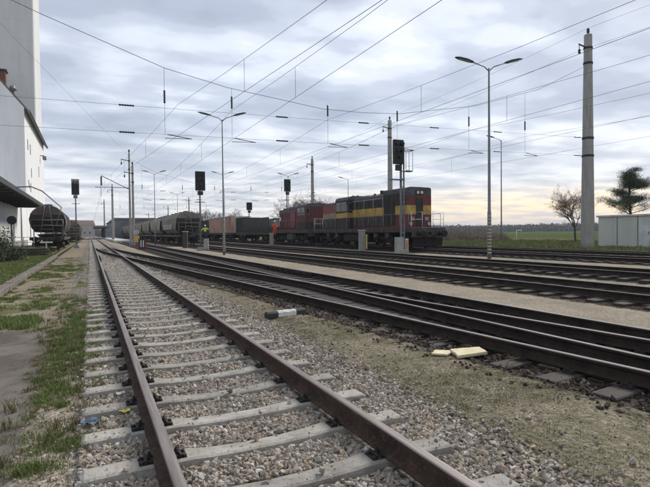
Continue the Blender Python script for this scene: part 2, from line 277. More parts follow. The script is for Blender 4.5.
# ------------------------------------------------------------------ mesh helpers
class MB:
    def __init__(s): s.v = []; s.f = []; s.m = []; s.sm = []; s.T = Matrix.Identity(4); s.mi = 0; s.smooth = False
    def add(s, vs, fs, mi=None, smooth=None):
        o = len(s.v); T = s.T
        s.v += [tuple(T @ Vector(p)) for p in vs]
        for f in fs: s.f.append(tuple(i+o for i in f)); s.m.append(s.mi if mi is None else mi); s.sm.append(s.smooth if smooth is None else smooth)
        return s
    def box(s, x0, x1, y0, y1, z0, z1, mi=None, bev=0.0):
        if bev <= 0:
            return s.add([(x0,y0,z0),(x1,y0,z0),(x1,y1,z0),(x0,y1,z0),(x0,y0,z1),(x1,y0,z1),(x1,y1,z1),(x0,y1,z1)],
              [(0,3,2,1),(4,5,6,7),(0,1,5,4),(1,2,6,5),(2,3,7,6),(3,0,4,7)], mi)
        b = bev  # chamfered box
        vs = []; idx = {}
        for sx in (0, 1):
            for sy in (0, 1):
                for sz in (0, 1):
                    for a in range(3):
                        p = [(x0, x1)[sx], (y0, y1)[sy], (z0, z1)[sz]]
                        for k, (sg, ) in enumerate(((sx,), (sy,), (sz,))):
                            if k != a: p[k] += b if sg == 0 else -b
                        idx[(sx, sy, sz, a)] = len(vs); vs.append(tuple(p))
        fs = []
        for a in range(3):
            o = [k for k in range(3) if k != a]
            for sd_ in (0, 1):
                q = []
                for (u, v) in ((0, 0), (1, 0), (1, 1), (0, 1)):
                    k = [0, 0, 0]; k[a] = sd_; k[o[0]] = u; k[o[1]] = v; q.append(idx[(*k, a)])
                fs.append(tuple(q))
        for a in range(3):   # edges along axis a
            o = [k for k in range(3) if k != a]
            for u in (0, 1):
                for v in (0, 1):
                    k0 = [0, 0, 0]; k0[o[0]] = u; k0[o[1]] = v; k1 = list(k0); k1[a] = 1
                    fs.append((idx[(*k0, o[0])], idx[(*k1, o[0])], idx[(*k1, o[1])], idx[(*k0, o[1])]))
        for sx in (0, 1):
            for sy in (0, 1):
                for sz in (0, 1): fs.append(tuple(idx[(sx, sy, sz, a)] for a in range(3)))
        return s.add(vs, fs, mi)
    def tube(s, pts, r, n=6, mi=None, cap=True, smooth=True):
        pts = [Vector(p) for p in pts]; k = len(pts)
        rs = r if isinstance(r, (list, tuple)) else [r]*k
        vs = []; fs = []; up = None
        for i, p in enumerate(pts):
            d = (pts[min(i+1, k-1)] - pts[max(i-1, 0)]).normalized()
            if up is None: up = Vector((0, 0, 1)) if abs(d.z) < 0.9 else Vector((1, 0, 0))
            a = d.cross(up).normalized(); b = a.cross(d).normalized(); up = b
            for j in range(n):
                t = 2*PI*j/n; vs.append(p + a*math.cos(t)*rs[i] + b*math.sin(t)*rs[i])
        for i in range(k-1):
            for j in range(n): fs.append((i*n+j, i*n+(j+1) % n, (i+1)*n+(j+1) % n, (i+1)*n+j))
        s.add(vs, fs, mi, smooth)
        if cap: s.add([vs[j] for j in range(n)], [tuple(range(n))], mi, False); s.add([vs[(k-1)*n+j] for j in range(n)], [tuple(reversed(range(n)))], mi, False)
        return s
    def lathe(s, prof, n=16, mi=None, c=(0,0,0), smooth=True, axis='z'):
        vs = []; fs = []
        for (r, z) in prof:
            for j in range(n):
                t = 2*PI*j/n; a, b = r*math.cos(t), r*math.sin(t)
                p = {'z': (a, b, z), 'y': (a, z, b), 'x': (z, a, b)}[axis]
                vs.append((p[0]+c[0], p[1]+c[1], p[2]+c[2]))
        for i in range(len(prof)-1):
            for j in range(n): fs.append((i*n+j, i*n+(j+1) % n, (i+1)*n+(j+1) % n, (i+1)*n+j))
        k = len(prof)-1
        s.add(vs, fs, mi, smooth); s.add(vs[:n], [tuple(range(n))], mi, False); s.add(vs[k*n:], [tuple(range(n))], mi, False)
        return s
    def extr_y(s, prof, y0, y1, mi=None, caps=True, mats=None):   # closed xz polygon extruded in y
        n = len(prof); vs = [(x, y0, z) for x, z in prof] + [(x, y1, z) for x, z in prof]
        for j in range(n): s.add([vs[j], vs[(j+1) % n], vs[n+(j+1) % n], vs[n+j]], [(0, 1, 2, 3)], mats[j] if mats else mi)
        if caps: s.add(vs[:n], [tuple(range(n))], mi); s.add(vs[n:], [tuple(range(n))], mi)
        return s
    def banded(s, half, y0, y1):   # half: [(x, z, mat)] bottom to top; strips and caps share the band colour
        for (xa, za, ma), (xb, zb, _) in zip(half[:-1], half[1:]):
            for sg in (-1, 1): s.add([(sg*xa, y0, za), (sg*xa, y1, za), (sg*xb, y1, zb), (sg*xb, y0, zb)], [(0, 1, 2, 3)], ma)
            for y in (y0, y1): s.add([(-xa, y, za), (xa, y, za), (xb, y, zb), (-xb, y, zb)], [(0, 1, 2, 3)], ma)
        xt, zt, mt = half[-1]; s.add([(-xt, y0, zt), (xt, y0, zt), (xt, y1, zt), (-xt, y1, zt)], [(0, 1, 2, 3)], mt)
        return s
    def build(s, name, mats, parent=None, loc=None, label=None):
        me = bpy.data.meshes.new(name); me.from_pydata(s.v, [], s.f)
        if not isinstance(mats, (list, tuple)): mats = [mats]
        for m in mats: me.materials.append(X[m] if isinstance(m, str) else m)
        me.polygons.foreach_set('material_index', [min(i, len(mats)-1) for i in s.m]); me.polygons.foreach_set('use_smooth', s.sm)
        import bmesh
        if len(s.v) < 60000:
            bm = bmesh.new(); bm.from_mesh(me); bmesh.ops.remove_doubles(bm, verts=bm.verts, dist=0.0004); bmesh.ops.recalc_face_normals(bm, faces=bm.faces); bm.to_mesh(me); bm.free()
        me.update()
        o = bpy.data.objects.new(name, me); COL.objects.link(o)
        if parent is not None: o.parent = parent
        if loc is not None: o.location = loc
        if label: o['label'] = label
        return o
def fast_mesh(name, V, F, mt, parent=None, loc=None):
    V = np.asarray(V, np.float32); F = np.asarray(F, np.int32); k = F.shape[1]
    me = bpy.data.meshes.new(name); me.vertices.add(len(V)); me.vertices.foreach_set('co', V.ravel())
    me.loops.add(F.size); me.loops.foreach_set('vertex_index', F.ravel())
    me.polygons.add(len(F)); me.polygons.foreach_set('loop_start', np.arange(0, F.size, k, dtype=np.int32))
    me.update(calc_edges=True); me.validate(); me.shade_flat(); me.materials.append(X[mt])
    o = bpy.data.objects.new(name, me); COL.objects.link(o)
    if parent is not None: o.parent = parent
    if loc is not None: o.location = loc
    return o
def tag(o, label=None, cat=None, group=None, kind=None):
    if label: o['label'] = label
    if cat: o['category'] = cat
    if group: o['group'] = group
    if kind: o['kind'] = kind
    return o
def thing(name, label, cat, loc=(0, 0, 0), rz=0.0, group=None):
    o = bpy.data.objects.new(name, None); COL.objects.link(o); o.location = loc; o.rotation_euler = (0, 0, rz); o.empty_display_size = 0.3
    return tag(o, label, cat, group)
def copy_tree(o, parent=None):
    c = o.copy(); COL.objects.link(c)
    if parent is not None: c.parent = parent
    for ch in [q for q in bpy.data.objects if q.parent is o]: copy_tree(ch, c)
    return c
def dup(o, loc, label, rz=None, group=None):
    c = copy_tree(o); c.location = loc; c['label'] = label
    if rz is not None: c.rotation_euler = (0, 0, rz)
    if group: c['group'] = group
    return c
def ss(a, b, x):
    t = np.clip((np.asarray(x, float)-a)/(b-a), 0, 1); return t*t*(3-2*t)
def rise(x): return 0.2*ss(12, 20, x)
_g = rng.random((64, 64))
def vnoise(x, y, s=1.0):
    x = np.asarray(x, float)*s; y = np.asarray(y, float)*s; xi = np.floor(x).astype(int); yi = np.floor(y).astype(int); fx = x-xi; fy = y-yi
    fx = fx*fx*(3-2*fx); fy = fy*fy*(3-2*fy); g = lambda a, b: _g[a % 64, b % 64]
    return (g(xi, yi)*(1-fx)+g(xi+1, yi)*fx)*(1-fy) + (g(xi, yi+1)*(1-fx)+g(xi+1, yi+1)*fx)*fy
def fbm(x, y, s=1.0): return 0.55*vnoise(x, y, s)+0.3*vnoise(x+9.3, y+4.1, s*2.3)+0.15*vnoise(x+3.3, y+8.1, s*5.1)

# ------------------------------------------------------------------ track geometry
GM = 0.722
XM, XT2, XT3, XT4, XT5, XT6 = 1.150, 6.24, 11.35, 15.7, 20.9, 25.6
TOE, RAD, SL, YS = 65.0, 317.0, 0.0973, 65.0-0.0973*317.0
def xb(y):   # centre line of the diverging branch
    y = np.asarray(y, float)
    s = TOE - y
    return np.where(y > YS, XM + s*s/(2*RAD), XM + (SL*RAD)**2/(2*RAD) + SL*(YS-y))

# ------------------------------------------------------------------ ground
def ground_h(x, y):
    z = -0.045*np.ones_like(x)
    z = z + 0.045*ss(2.75, 3.4, x)*(1-ss(4.0, 4.6, x)) - 0.01
    z = z + 0.012*(fbm(x, y, 1.3)-0.5)*2
    z = z - 0.03*ss(-0.4, -0.9, x)*(x > -2.2)
    z = np.where(x < -2.4, 0.07 + 0.05*(fbm(x, y, 0.7)-0.5)*ss(-2.4, -2.8, x), z)
    z = z + rise(x) + 0.05*ss(27.5, 30, x)
    z = z + 0.35*ss(34, 44, x)*(fbm(x, y, 0.05)-0.5)
    return z
def build_ground():
    xs = np.concatenate([[-4000, -2000, -900, -400, -200, -100, -60, -40, -28, -20, -15, -12, -9], np.arange(-7, -3, 0.35), [-2.8, -2.6, -2.41, -2.39], np.arange(-2.3, 5.2, 0.10), np.arange(5.2, 13, 0.22), np.arange(13, 36, 0.5), [38, 41, 45, 50, 56, 64, 75, 90, 120, 160, 220, 320, 500, 800, 1300, 2200, 4000]])
    ys = np.concatenate([[-600, -200, -80, -40, -25, -15, -10, -6, -3], np.arange(-1.5, 16, 0.13), np.arange(16, 45, 0.4), np.arange(45, 120, 1.5), [130, 145, 165, 190, 220, 260, 320, 400, 520, 700, 1000, 1500, 2400, 4500]])
    gx, gy = np.meshgrid(xs, ys); x = gx.ravel(); y = gy.ravel()
    z = ground_h(x, y)
    V = np.stack([x, y, z], 1); nx, ny = len(xs), len(ys)
    i = np.arange(nx*ny).reshape(ny, nx); F = np.stack([i[:-1, :-1].ravel(), i[:-1, 1:].ravel(), i[1:, 1:].ravel(), i[1:, :-1].ravel()], 1)
    o = fast_mesh('ground', V, F, 'ground'); o['kind'] = 'structure'
    for p in o.data.polygons: p.use_smooth = True
    W = {}
    c = xb(y); nb = fbm(x, y, 0.9)
    inb = (y > -30) & (y < 62)
    db = np.where(inb, np.abs(x-c), 99.)
    W['w_ballast'] = ss(-0.30, -0.08, x + 0.35*ss(11, 15, y))*(1-ss(2.65, 3.05, x)) + 0.75*ss(1.9, 1.45, db)*0
    dk = np.zeros_like(x)
    for cx_, wd, st in ((XT2, 1.75, 1.0), (XT3, 1.5, 0.85), (XT4, 1.5, 0.85), (XT5, 1.5, 0.9), (XT6, 1.5, 0.85)):
        dk = np.maximum(dk, st*(1-ss(wd-0.25, wd+0.35, np.abs(x-cx_))))
    dk = np.maximum(dk, 1-ss(1.2, 1.6, db)*1.0) * np.where(x < 2.6, ss(24, 29, y)*0.75, 1.0)
    dk = np.maximum(dk, 0.42*(1-ss(1.5, 2.1, db))*(x > 3))
    W['w_dark'] = dk
    W['w_moss'] = ss(2.6, 3.0, x)*(1-ss(0.0, 0.5, 1.5-db))*(x < XT2)*(1-ss(14, 26, y))*0.95
    W['w_sand'] = ss(-2.5, -2.2, x)*(1-ss(-0.6, -0.2, x))*0.9 + 0.3*ss(3, 3.3, x)*(x < 4)
    g = np.zeros_like(x)
    g = np.maximum(g, np.where(x < -2.4, 0.95, 0))
    g = np.maximum(g, ss(0.42, 0.62, fbm(x, y, 0.55))*ss(-2.3, -1.9, x)*(1-ss(-1.0, -0.7, x))*(y > 9.8)*(y < 40)*0.9)
    g = np.maximum(g, np.exp(-((x+0.30)/0.28)**2)*ss(0.38, 0.6, fbm(x, y+5, 1.2))*(y > 2.5)*(y < 30)*0.95)
    g = np.maximum(g, ss(28.3, 29.3, x)*0.95)
    W['w_grass'] = g
    W['w_field'] = ss(60, 70, x)
    W['w_asphalt'] = (1-ss(-0.62, -0.42, x + 0.1*(y > 7)*(nb-0.5)))*(1-ss(9.7, 10.1, y))
    for k, a in W.items():
        at = o.data.attributes.new(k, 'FLOAT', 'POINT'); at.data.foreach_set('value', np.clip(a, 0, 1).astype(np.float32))
build_ground()

# distant hills on the horizon, and a backing mound for the tree belt
def hills(y0, hmax, a0, a1, mt, seed, name='hills'):
    n = 240; V = []; F = []
    for i in range(n+1):
        a = math.radians(a0+(a1-a0)*i/n); d = y0*(1+0.1*math.sin(i*0.11+seed))
        h = hmax*(0.55+0.45*float(fbm(i*0.06+seed, seed, 1.0))*1.4)
        for dd, hh in ((d, -2), (d*1.05, h*0.55), (d*1.15, h), (d*1.4, h*0.8)): V.append((math.sin(a)*dd, math.cos(a)*dd, hh))
    for i in range(n):
        for k in range(3): F.append((i*4+k, (i+1)*4+k, (i+1)*4+k+1, i*4+k+1))
    o = fast_mesh(name, np.array(V), np.array(F), mt); o['kind'] = 'structure'
X['hill'] = mat('hill', (0.060, 0.075, 0.060), (0.095, 0.095, 0.075), rough=1, scale=0.01, c3=(0.05, 0.06, 0.045), s3=0.05, a3=0.7)
hills(1500, 20, -40, 110, 'hill', 3.0)

hills(640, 7.5, -40, 110, 'hill', 5.0)  # low mound added behind the tree belt to close its sky gaps

# ------------------------------------------------------------------ tracks
def rail_profile():
    r = [(-0.0700, 0), (-0.0700, 0.011), (-0.014, 0.030), (-0.0085, 0.045), (-0.0085, 0.105), (-0.033, 0.121), (-0.035, 0.140), (-0.0355, 0.150), (-0.029, 0.157), (-0.014, 0.159)]
    return r + [(-x, z) for x, z in reversed(r)]
RP = rail_profile(); TOPI = {7, 8, 9, 10, 11}
def rail_mesh(name, fx, ys, off, z0, mats, parent):
    mb = MB(); n = len(RP); ys = list(ys)
    px = [float(fx(y)) for y in ys]
    rows = []
    for i, y in enumerate(ys):
        a = max(i-1, 0); b = min(i+1, len(ys)-1); tx, ty = px[b]-px[a], ys[b]-ys[a]; l = math.hypot(tx, ty); nx_, ny_ = ty/l, -tx/l
        rows.append([(px[i]+nx_*(off+x), y+ny_*(off+x), z0+z) for x, z in RP])
    for i in range(len(ys)-1):
        for j in range(n):
            k = (j+1) % n; mb.add([rows[i][j], rows[i][k], rows[i+1][k], rows[i+1][j]], [(0, 1, 2, 3)], 1 if j in TOPI else 0)
    for rr in (rows[0], rows[-1]): mb.add(rr, [tuple(range(n))], 0)
    return mb.build(name, mats, parent)
def concrete_sleeper_mesh():
    mb = MB(); st = [(-1.24, 0.15, -0.03), (-1.215, 0.165, -0.008), (-1.0, 0.165, 0.0), (-0.52, 0.165, 0.0), (-0.40, 0.15, -0.018), (-0.15, 0.135, -0.032), (0.15, 0.135, -0.032), (0.40, 0.15, -0.018), (0.52, 0.165, 0.0), (1.0, 0.165, 0.0), (1.215, 0.165, -0.008), (1.24, 0.15, -0.03)]
    st = [(x, w*1.08, z+0.008-z*0.25) for x, w, z in st]
    rows = [[(x, -w/2-0.045, -0.2), (x, -w/2-0.008, z-0.010), (x, -w/2+0.012, z), (x, w/2-0.012, z), (x, w/2+0.008, z-0.010), (x, w/2+0.045, -0.2)] for x, w, z in st]
    for a, b in zip(rows[:-1], rows[1:]):
        for j in range(5): mb.add([a[j], a[j+1], b[j+1], b[j]], [(0, 1, 2, 3)], smooth=False)
    for r in (rows[0], rows[-1]): mb.add(r, [tuple(range(6))])
    return mb
def wood_sleeper_mesh(L_=2.6):
    return MB().box(-L_/2, L_/2, -0.125, 0.125, -0.15, -0.004, bev=0.012)
def fastening_mesh(small=False):
    mb = MB(); mb.T = Matrix.Diagonal((0.84, 0.84, 0.74, 1)); mb.box(-0.19, 0.19, -0.078, 0.078, 0.001, 0.016, bev=0.004)
    for s in (-1, 1):
        mb.box(s*0.115-0.035, s*0.115+0.035, -0.062, 0.062, 0.015, 0.034, bev=0.006)      # clamp plate
        mb.box(s*0.085-0.02, s*0.085+0.02, -0.05, 0.05, 0.030, 0.046, bev=0.006)
        mb.box(s*0.135-0.012, s*0.135+0.012, -0.07, 0.07, 0.015, 0.05, bev=0.004)           # rib
        mb.lathe([(0.030, 0.046), (0.030, 0.053), (0.021, 0.054), (0.021, 0.074), (0.011, 0.075), (0.011, 0.098)], n=6, c=(s*0.108, 0.0, 0.0), smooth=False)
        for t in (-1, 1): mb.lathe([(0.019, 0.015), (0.019, 0.034), (0.010, 0.038)], n=6, c=(s*0.168, t*0.05, 0), smooth=False)
    return mb
_cs = None
def build_track(label, fx, ymin, ymax, z, kind, first, n_ind, spacing, mats, phase=0.0, ystep=None, n_fast=0, skip=None, group='railway tracks', gh_=0.7525, zoff=0.0):
    t = thing('railway_track', label, 'railway track', (float(fx(first)), first, z), 0, group)
    ox, oy = float(fx(first)), first
    fl = lambda y: float(fx(y+oy))-ox
    if ystep is None: ys = [ymin-oy, ymax-oy]
    else: ys = list(np.arange(ymin-oy, ymax-oy, ystep))+[ymax-oy]
    for s in (-1, 1): rail_mesh('rail', fl, ys, s*gh_, 0.0165+zoff, mats, t)
    sm = (concrete_sleeper_mesh() if kind == 'concrete' else wood_sleeper_mesh()).build('sleeper', 'concrete_sleeper' if kind == 'concrete' else 'wood_sleeper', t)
    fm = fastening_mesh().build('fastening', 'fastening', sm)
    sdat, fdat = sm.data, fm.data
    yy = np.arange(ymin, ymax, spacing) + phase
    ind = sorted([y for y in yy if y >= first])[:n_ind]; rest = [y for y in yy if y not in set(ind)]
    used = False
    for k, y in enumerate(ind):
        a = math.atan2(-(float(fx(y+0.2))-float(fx(y-0.2))), 0.4)
        jz = random.uniform(-0.004, 0.002); ja = random.uniform(-0.008, 0.008)
        if k == 0: o = sm
        else: o = bpy.data.objects.new('sleeper', sdat); COL.objects.link(o); o.parent = t
        o.location = (float(fx(y))-ox, y-oy, jz-0.004*(zoff != 0)); o.rotation_euler = (0, 0, a+ja)
        if k < n_fast:
            for s in (-1, 1):
                if k == 0 and s == -1: fo = fm
                else: fo = bpy.data.objects.new('fastening', fdat); COL.objects.link(fo); fo.parent = o
                fo.location = (s*gh_, 0, 0)
        elif k == 0: bpy.data.objects.remove(fm)
    # remaining sleepers as one mass
    vb = np.array([v.co for v in sdat.vertices]); V = []; F = []; o0 = 0
    for y in rest:
        if y > 420: continue
        a = math.atan2(-(float(fx(y+0.2))-float(fx(y-0.2))), 0.4); ca, sa = math.cos(a), math.sin(a)
        P = np.stack([vb[:, 0]*ca-vb[:, 1]*sa+float(fx(y))-ox, vb[:, 0]*sa+vb[:, 1]*ca+y-oy, vb[:, 2]-0.002-0.004*(zoff != 0)], 1); V.append(P)
        for p in sdat.polygons:
            q = list(p.vertices)
            for i in range(1, len(q)-1): F.append((q[0]+o0, q[i]+o0, q[i+1]+o0))
        o0 += len(vb)
    if V:
        so_ = fast_mesh('sleeper', np.concatenate(V), np.array(F), 'concrete_sleeper' if kind == 'concrete' else 'wood_sleeper', t); so_['kind'] = 'stuff'
    return t
MAIN_PH = 0.59
main_tr = build_track('nearest straight track, rusty rails on pale concrete sleepers with stone ballast', lambda y: XM, -6, 420, 0, 'concrete', 1.1, 100, 0.64, ['rail_side', 'rail_top'], phase=MAIN_PH, n_fast=34, gh_=GM)
build_track('second track, bright railheads on black timber sleepers, crossed by the diverging branch', lambda y: XT2, -30, 420, 0, 'wood', 2.6, 100, 0.62, ['rail_side_dark', 'rail_bright'], n_fast=14)
tb = build_track('branch track leaving the concrete sleeper track at a turnout and cutting across the next one', xb, -30, 58, 0, 'wood', 2.0, 90, 0.62, ['rail_side_dark', 'rail_bright'], phase=0.3, ystep=1.0, n_fast=14, zoff=-0.003)
build_track('third track from the camera, dark sleepers, grain wagons standing on it in the distance', lambda y: XT3, -20, 420, 0, 'wood', 6, 100, 0.65, ['rail_side_dark', 'rail_worn'], n_fast=0)
build_track('fourth track from the camera, running just in front of the locomotives', lambda y: XT4, -20, 420, float(rise(XT4)), 'wood', 9, 100, 0.65, ['rail_side_dark', 'rail_worn'], phase=0.2)
build_track('fifth track, the one the two locomotives stand on', lambda y: XT5, -20, 420, float(rise(XT5)), 'wood', 12, 100, 0.65, ['rail_side_dark', 'rail_worn'], phase=0.1)
build_track('farthest track, behind the locomotives beside the green verge', lambda y: XT6, -20, 420, float(rise(XT6)), 'wood', 15, 100, 0.65, ['rail_side_dark', 'rail_worn'])
XL = -3.4
build_track('short siding at the left under the grain wagon beside the white building', lambda y: XL, 42, 300, -0.03, 'wood', 42, 40, 0.65, ['rail_side_dark', 'rail_worn'])
# check rails and frog pieces
for (nm, lab, xx, ya, yb_) in (('check_rail', 'short check rail inside the left rail of the nearest track, opposite the crossing', XM-GM+0.115, 31.0, 37.0),
                          ('check_rail', 'short check rail inside the left rail of the second track', XT2-0.7525+0.115, 15.5, 20.5),
                          ('check_rail', 'short check rail inside the right rail of the second track', XT2+0.7525-0.115, 15.5, 20.5)):
    mb = MB(); mb.box(-0.018, 0.018, -(yb_-ya)/2, (yb_-ya)/2, 0.02, 0.165)
    for q in np.arange(-(yb_-ya)/2+0.3, (yb_-ya)/2, 0.6): mb.box(-0.07, 0.018+0.004, q-0.04, q+0.04, 0.02, 0.12)
    tag(mb.build(nm, 'rail_side_dark', loc=(xx, (ya+yb_)/2, 0)), lab, 'check rail', 'check rails')

# ------------------------------------------------------------------ stones
CV = np.array([(math.cos(a), math.sin(a), z) for z, o in ((-0.6, 0), (0.6, 0.5)) for a in [2*PI*(k+o)/4 for k in range(4)]] + [(0.1, 0, -0.95), (-0.1, 0.1, 0.95)])
CF = np.array([(k, (k+1) % 4, 4+k) for k in range(4)] + [((k+1) % 4, 4+(k+1) % 4, 4+k) for k in range(4)] + [((k+1) % 4, k, 8) for k in range(4)] + [(4+k, 4+(k+1) % 4, 9) for k in range(4)])
def stones(name, P, S, mt, flat=0.7):
    n = len(P); 
    B = CV[None]*(1+rng.uniform(-0.32, 0.22, (n, 10, 1))) + rng.uniform(-0.17, 0.17, (n, 10, 3))
    sc_ = S[:, None]*np.stack([rng.uniform(0.8, 1.35, n), rng.uniform(0.6, 1.05, n), rng.uniform(0.4, 0.85, n)], 1)
    B = B*sc_[:, None, :]
    # random rotation matrices from quaternions
    q = rng.normal(size=(n, 4)); q[:, 0] *= 1.2; q /= np.linalg.norm(q, axis=1)[:, None]; w_, x_, y_, z_ = q.T
    R = np.stack([1-2*(y_*y_+z_*z_), 2*(x_*y_-z_*w_), 2*(x_*z_+y_*w_), 2*(x_*y_+z_*w_), 1-2*(x_*x_+z_*z_), 2*(y_*z_-x_*w_), 2*(x_*z_-y_*w_), 2*(y_*z_+x_*w_), 1-2*(x_*x_+y_*y_)], 1).reshape(n, 3, 3)
    B = np.einsum('nij,nkj->nki', R, B) + P[:, None, :]
    F = (CF[None] + (np.arange(n)*10)[:, None, None]).reshape(-1, 3)
    o = fast_mesh(name, B.reshape(-1, 3), F, mt); o['kind'] = 'stuff'; return o
def scatter(n, x0, x1, y0, y1, dens=None):
    x = rng.uniform(x0, x1, n); y = rng.uniform(y0, y1, n)
    if dens is not None: k = rng.random(n) < dens(x, y); x, y = x[k], y[k]
    return x, y
def in_sleeper(y, ph=MAIN_PH, sp=0.64, half=0.128, y0=-6):
    d = (y-y0-ph+sp/2) % sp - sp/2; return np.abs(d) < half
def main_ballast():
    xs, ys, ss_ = [], [], []
    for (n, y0, y1, s) in ((52000, 1.2, 5.2, 0.0185), (46000, 5.2, 12, 0.022), (26000, 12, 24, 0.026), (12000, 24, 44, 0.038)):
        x, y = scatter(n, -0.55, 3.35, y0, y1, lambda x, y: np.where(x > 2.45, np.clip(1-(x-2.45)/0.55, 0.015, 1), np.where(x < -0.1, 0.08, 1)))
        k = ~(in_sleeper(y) & (x > -0.08) & (x < 2.44)) | (rng.random(len(x)) < 0.008)
        rl = np.minimum(np.abs(x-(XM-GM)), np.abs(x-(XM+GM))); k &= rl > 0.055
        x, y = x[k], y[k]; xs.append(x); ys.append(y); ss_.append(s*np.where(x < -0.12, 0.6, 1.0)*np.clip(rng.gamma(5, 0.18, len(x)), 0.28, 1.5))
    x = np.concatenate(xs); y = np.concatenate(ys); s = np.concatenate(ss_)
    on = in_sleeper(y) & (x > -0.08) & (x < 2.44)
    z = ground_h(x, y) + s*0.2 + rng.uniform(-0.004, 0.012, len(x)); z = np.where(on, 0.008, z)
    stones('ballast', np.stack([x, y, z], 1), s, 'ballast')
main_ballast()
def gravel_right():
    x, y = scatter(34000, 2.75, 4.7, 1.2, 12, lambda x, y: 0.9*(x < xb(y)-1.05)*np.clip(1.0-0.55*ss(2.7, 3.3, x)+0.6*ss(0.45, 0.7, fbm(x, y, 0.8)), 0.15, 1)*np.clip(1.25-y/14, 0.3, 1))
    s = (rng.gamma(2.0, 0.0036, len(x))*(1.15-0.62*ss(2.65, 3.3, x))).clip(0.004, 0.028)
    stones('gravel', np.stack([x, y, ground_h(x, y)+s*0.35], 1), s, 'gravel')
gravel_right()
def fines():
    x, y = scatter(30000, -0.08, 2.9, 1.2, 9, lambda x, y: np.clip(0.25+1.2*(fbm(x, y, 1.6)-0.35), 0.05, 1)*(1.2-y/12)); s = rng.uniform(0.003, 0.009, len(x))
    on = in_sleeper(y) & (x > -0.05) & (x < 2.38); k = ~on | ((np.abs(x-XM) > GM+0.2) & (rng.random(len(x)) < 0.25)) | (rng.random(len(x)) < 0.10); k &= np.abs(np.abs(x-XM)-GM) > 0.08
    x, y, s, on = x[k], y[k], s[k], on[k]; z = np.where(on, 0.009-0.024*(1-ss(0.15, 0.5, np.abs(x-XM))), ground_h(x, y)+0.012)
    stones('fines', np.stack([x, y, z], 1), s, 'gravel')
fines()
def litter_gravel():
    x, y = scatter(2600, -3.5, -0.3, 2.0, 10.5, lambda x, y: np.clip(0.15+0.85*ss(-0.9, -0.4, x), 0, 1)*(1.2-y/13)); s = rng.gamma(2.0, 0.0032, len(x)).clip(0.003, 0.02)
    stones('loose_gravel', np.stack([x, y, ground_h(x, y)+s*0.3], 1), s, 'gravel')
litter_gravel()
def dark_ballast():
    x, y = scatter(32000, 3.5, 9, 2.0, 22, lambda x, y: np.clip((np.abs(x-xb(y)) < 1.38)*1.0+(np.abs(x-xb(y)) < 1.75)*0.12 + (np.abs(x-XT2) < 1.7)*1.0, 0, 1)*np.clip(1.1-y/26, 0.2, 1))
    s = rng.uniform(0.014, 0.034, len(x)); k = np.ones(len(x), bool)
    for c in (XT2-.7525, XT2+.7525): k &= np.abs(x-c) > 0.06
    for c in (-.7525, .7525): k &= np.abs(x-xb(y)-c) > 0.06
    x, y, s = x[k], y[k], s[k]
    stones('dark_ballast', np.stack([x, y, ground_h(x, y)+s*0.3], 1), s, 'dark_gravel')
dark_ballast()

# ------------------------------------------------------------------ grass
def blades(name, x, y, h, w0, mt, zf=ground_h):
    n = len(x); a = rng.uniform(0, 2*PI, n); lean = rng.uniform(0.1, 0.75, n)*h; la = rng.uniform(0, 2*PI, n)
    z = zf(x, y)-0.005; dx, dy = np.cos(a)*w0/2, np.sin(a)*w0/2; lx, ly = np.cos(la)*lean, np.sin(la)*lean
    P = np.zeros((n, 5, 3))
    P[:, 0] = np.stack([x-dx, y-dy, z], 1); P[:, 1] = np.stack([x+dx, y+dy, z], 1)
    P[:, 2] = np.stack([x+dx*.7+lx*.35, y+dy*.7+ly*.35, z+h*.6], 1); P[:, 3] = np.stack([x-dx*.7+lx*.35, y-dy*.7+ly*.35, z+h*.6], 1)
    P[:, 4] = np.stack([x+lx, y+ly, z+h*0.95], 1)
    b = (np.arange(n)*5)[:, None]
    F = np.concatenate([b+np.array([[0, 1, 2]]), b+np.array([[0, 2, 3]]), b+np.array([[3, 2, 4]])], 0)
    o = fast_mesh(name, P.reshape(-1, 3), F, mt); o['kind'] = 'stuff'; return o
def clumps(cn, x0, x1, y0, y1, per, rad, h, w0, mt, dens=None, name='grass'):
    cx_, cy_ = scatter(cn, x0, x1, y0, y1, dens); k = len(cx_)
    if k == 0: return
    r = rad*rng.uniform(0.4, 1.3, k)
    x = (cx_[:, None]+rng.normal(0, 1, (k, per))*r[:, None]*0.6).ravel(); y = (cy_[:, None]+rng.normal(0, 1, (k, per))*r[:, None]*0.6).ravel()
    hh = (h*rng.uniform(0.4, 1.15, (k, 1))*rng.uniform(0.5, 1.1, (k, per))).ravel()
    kk = ~((x > -0.13+0) & (np.abs(x-(XM-GM)) < 0.09))
    return blades(name, x[kk], y[kk], hh[kk], w0*rng.uniform(0.6, 1.3, kk.sum()), mt)
clumps(90, -0.75, 0.1, 2.6, 12, 26, 0.05, 0.13, 0.008, 'dry_grass')
# verge beside the near rail
clumps(760, -0.66, 0.20, 2.7, 14, 110, 0.085, 0.080, 0.005, 'grass', lambda x, y: (np.exp(-((x+0.22)/0.28)**2) > 0.2)*ss(0.34, 0.56, fbm(x, y+5, 1.2))*(x > -0.62+0.10*(y < 5.5))*(1-0.5*(x > -0.05)))
clumps(520, -0.70, 0.12, 2.6, 13, 60, 0.08, 0.04, 0.005, 'dry_grass')
clumps(260, -2.5, -2.1, 13, 40, 60, 0.10, 0.09, 0.014, 'grass')
clumps(300, -2.1, -0.35, 9.6, 30, 110, 0.16, 0.09, 0.011, 'grass', lambda x, y: ss(0.42, 0.56, fbm(x, y, 0.55)))
clumps(60, -2.1, -1.0, 10.0, 11.6, 160, 0.17, 0.13, 0.009, 'grass')
clumps(200, -2.1, -0.3, 9.8, 40, 60, 0.2, 0.05, 0.012, 'dry_grass')
clumps(1500, -7.5, -2.5, 14, 50, 60, 0.22, 0.11, 0.018, 'grass')
clumps(200, -7, -3.3, 42.8, 52, 70, 0.3, 0.62, 0.022, 'dry_grass', name='tall_grass')
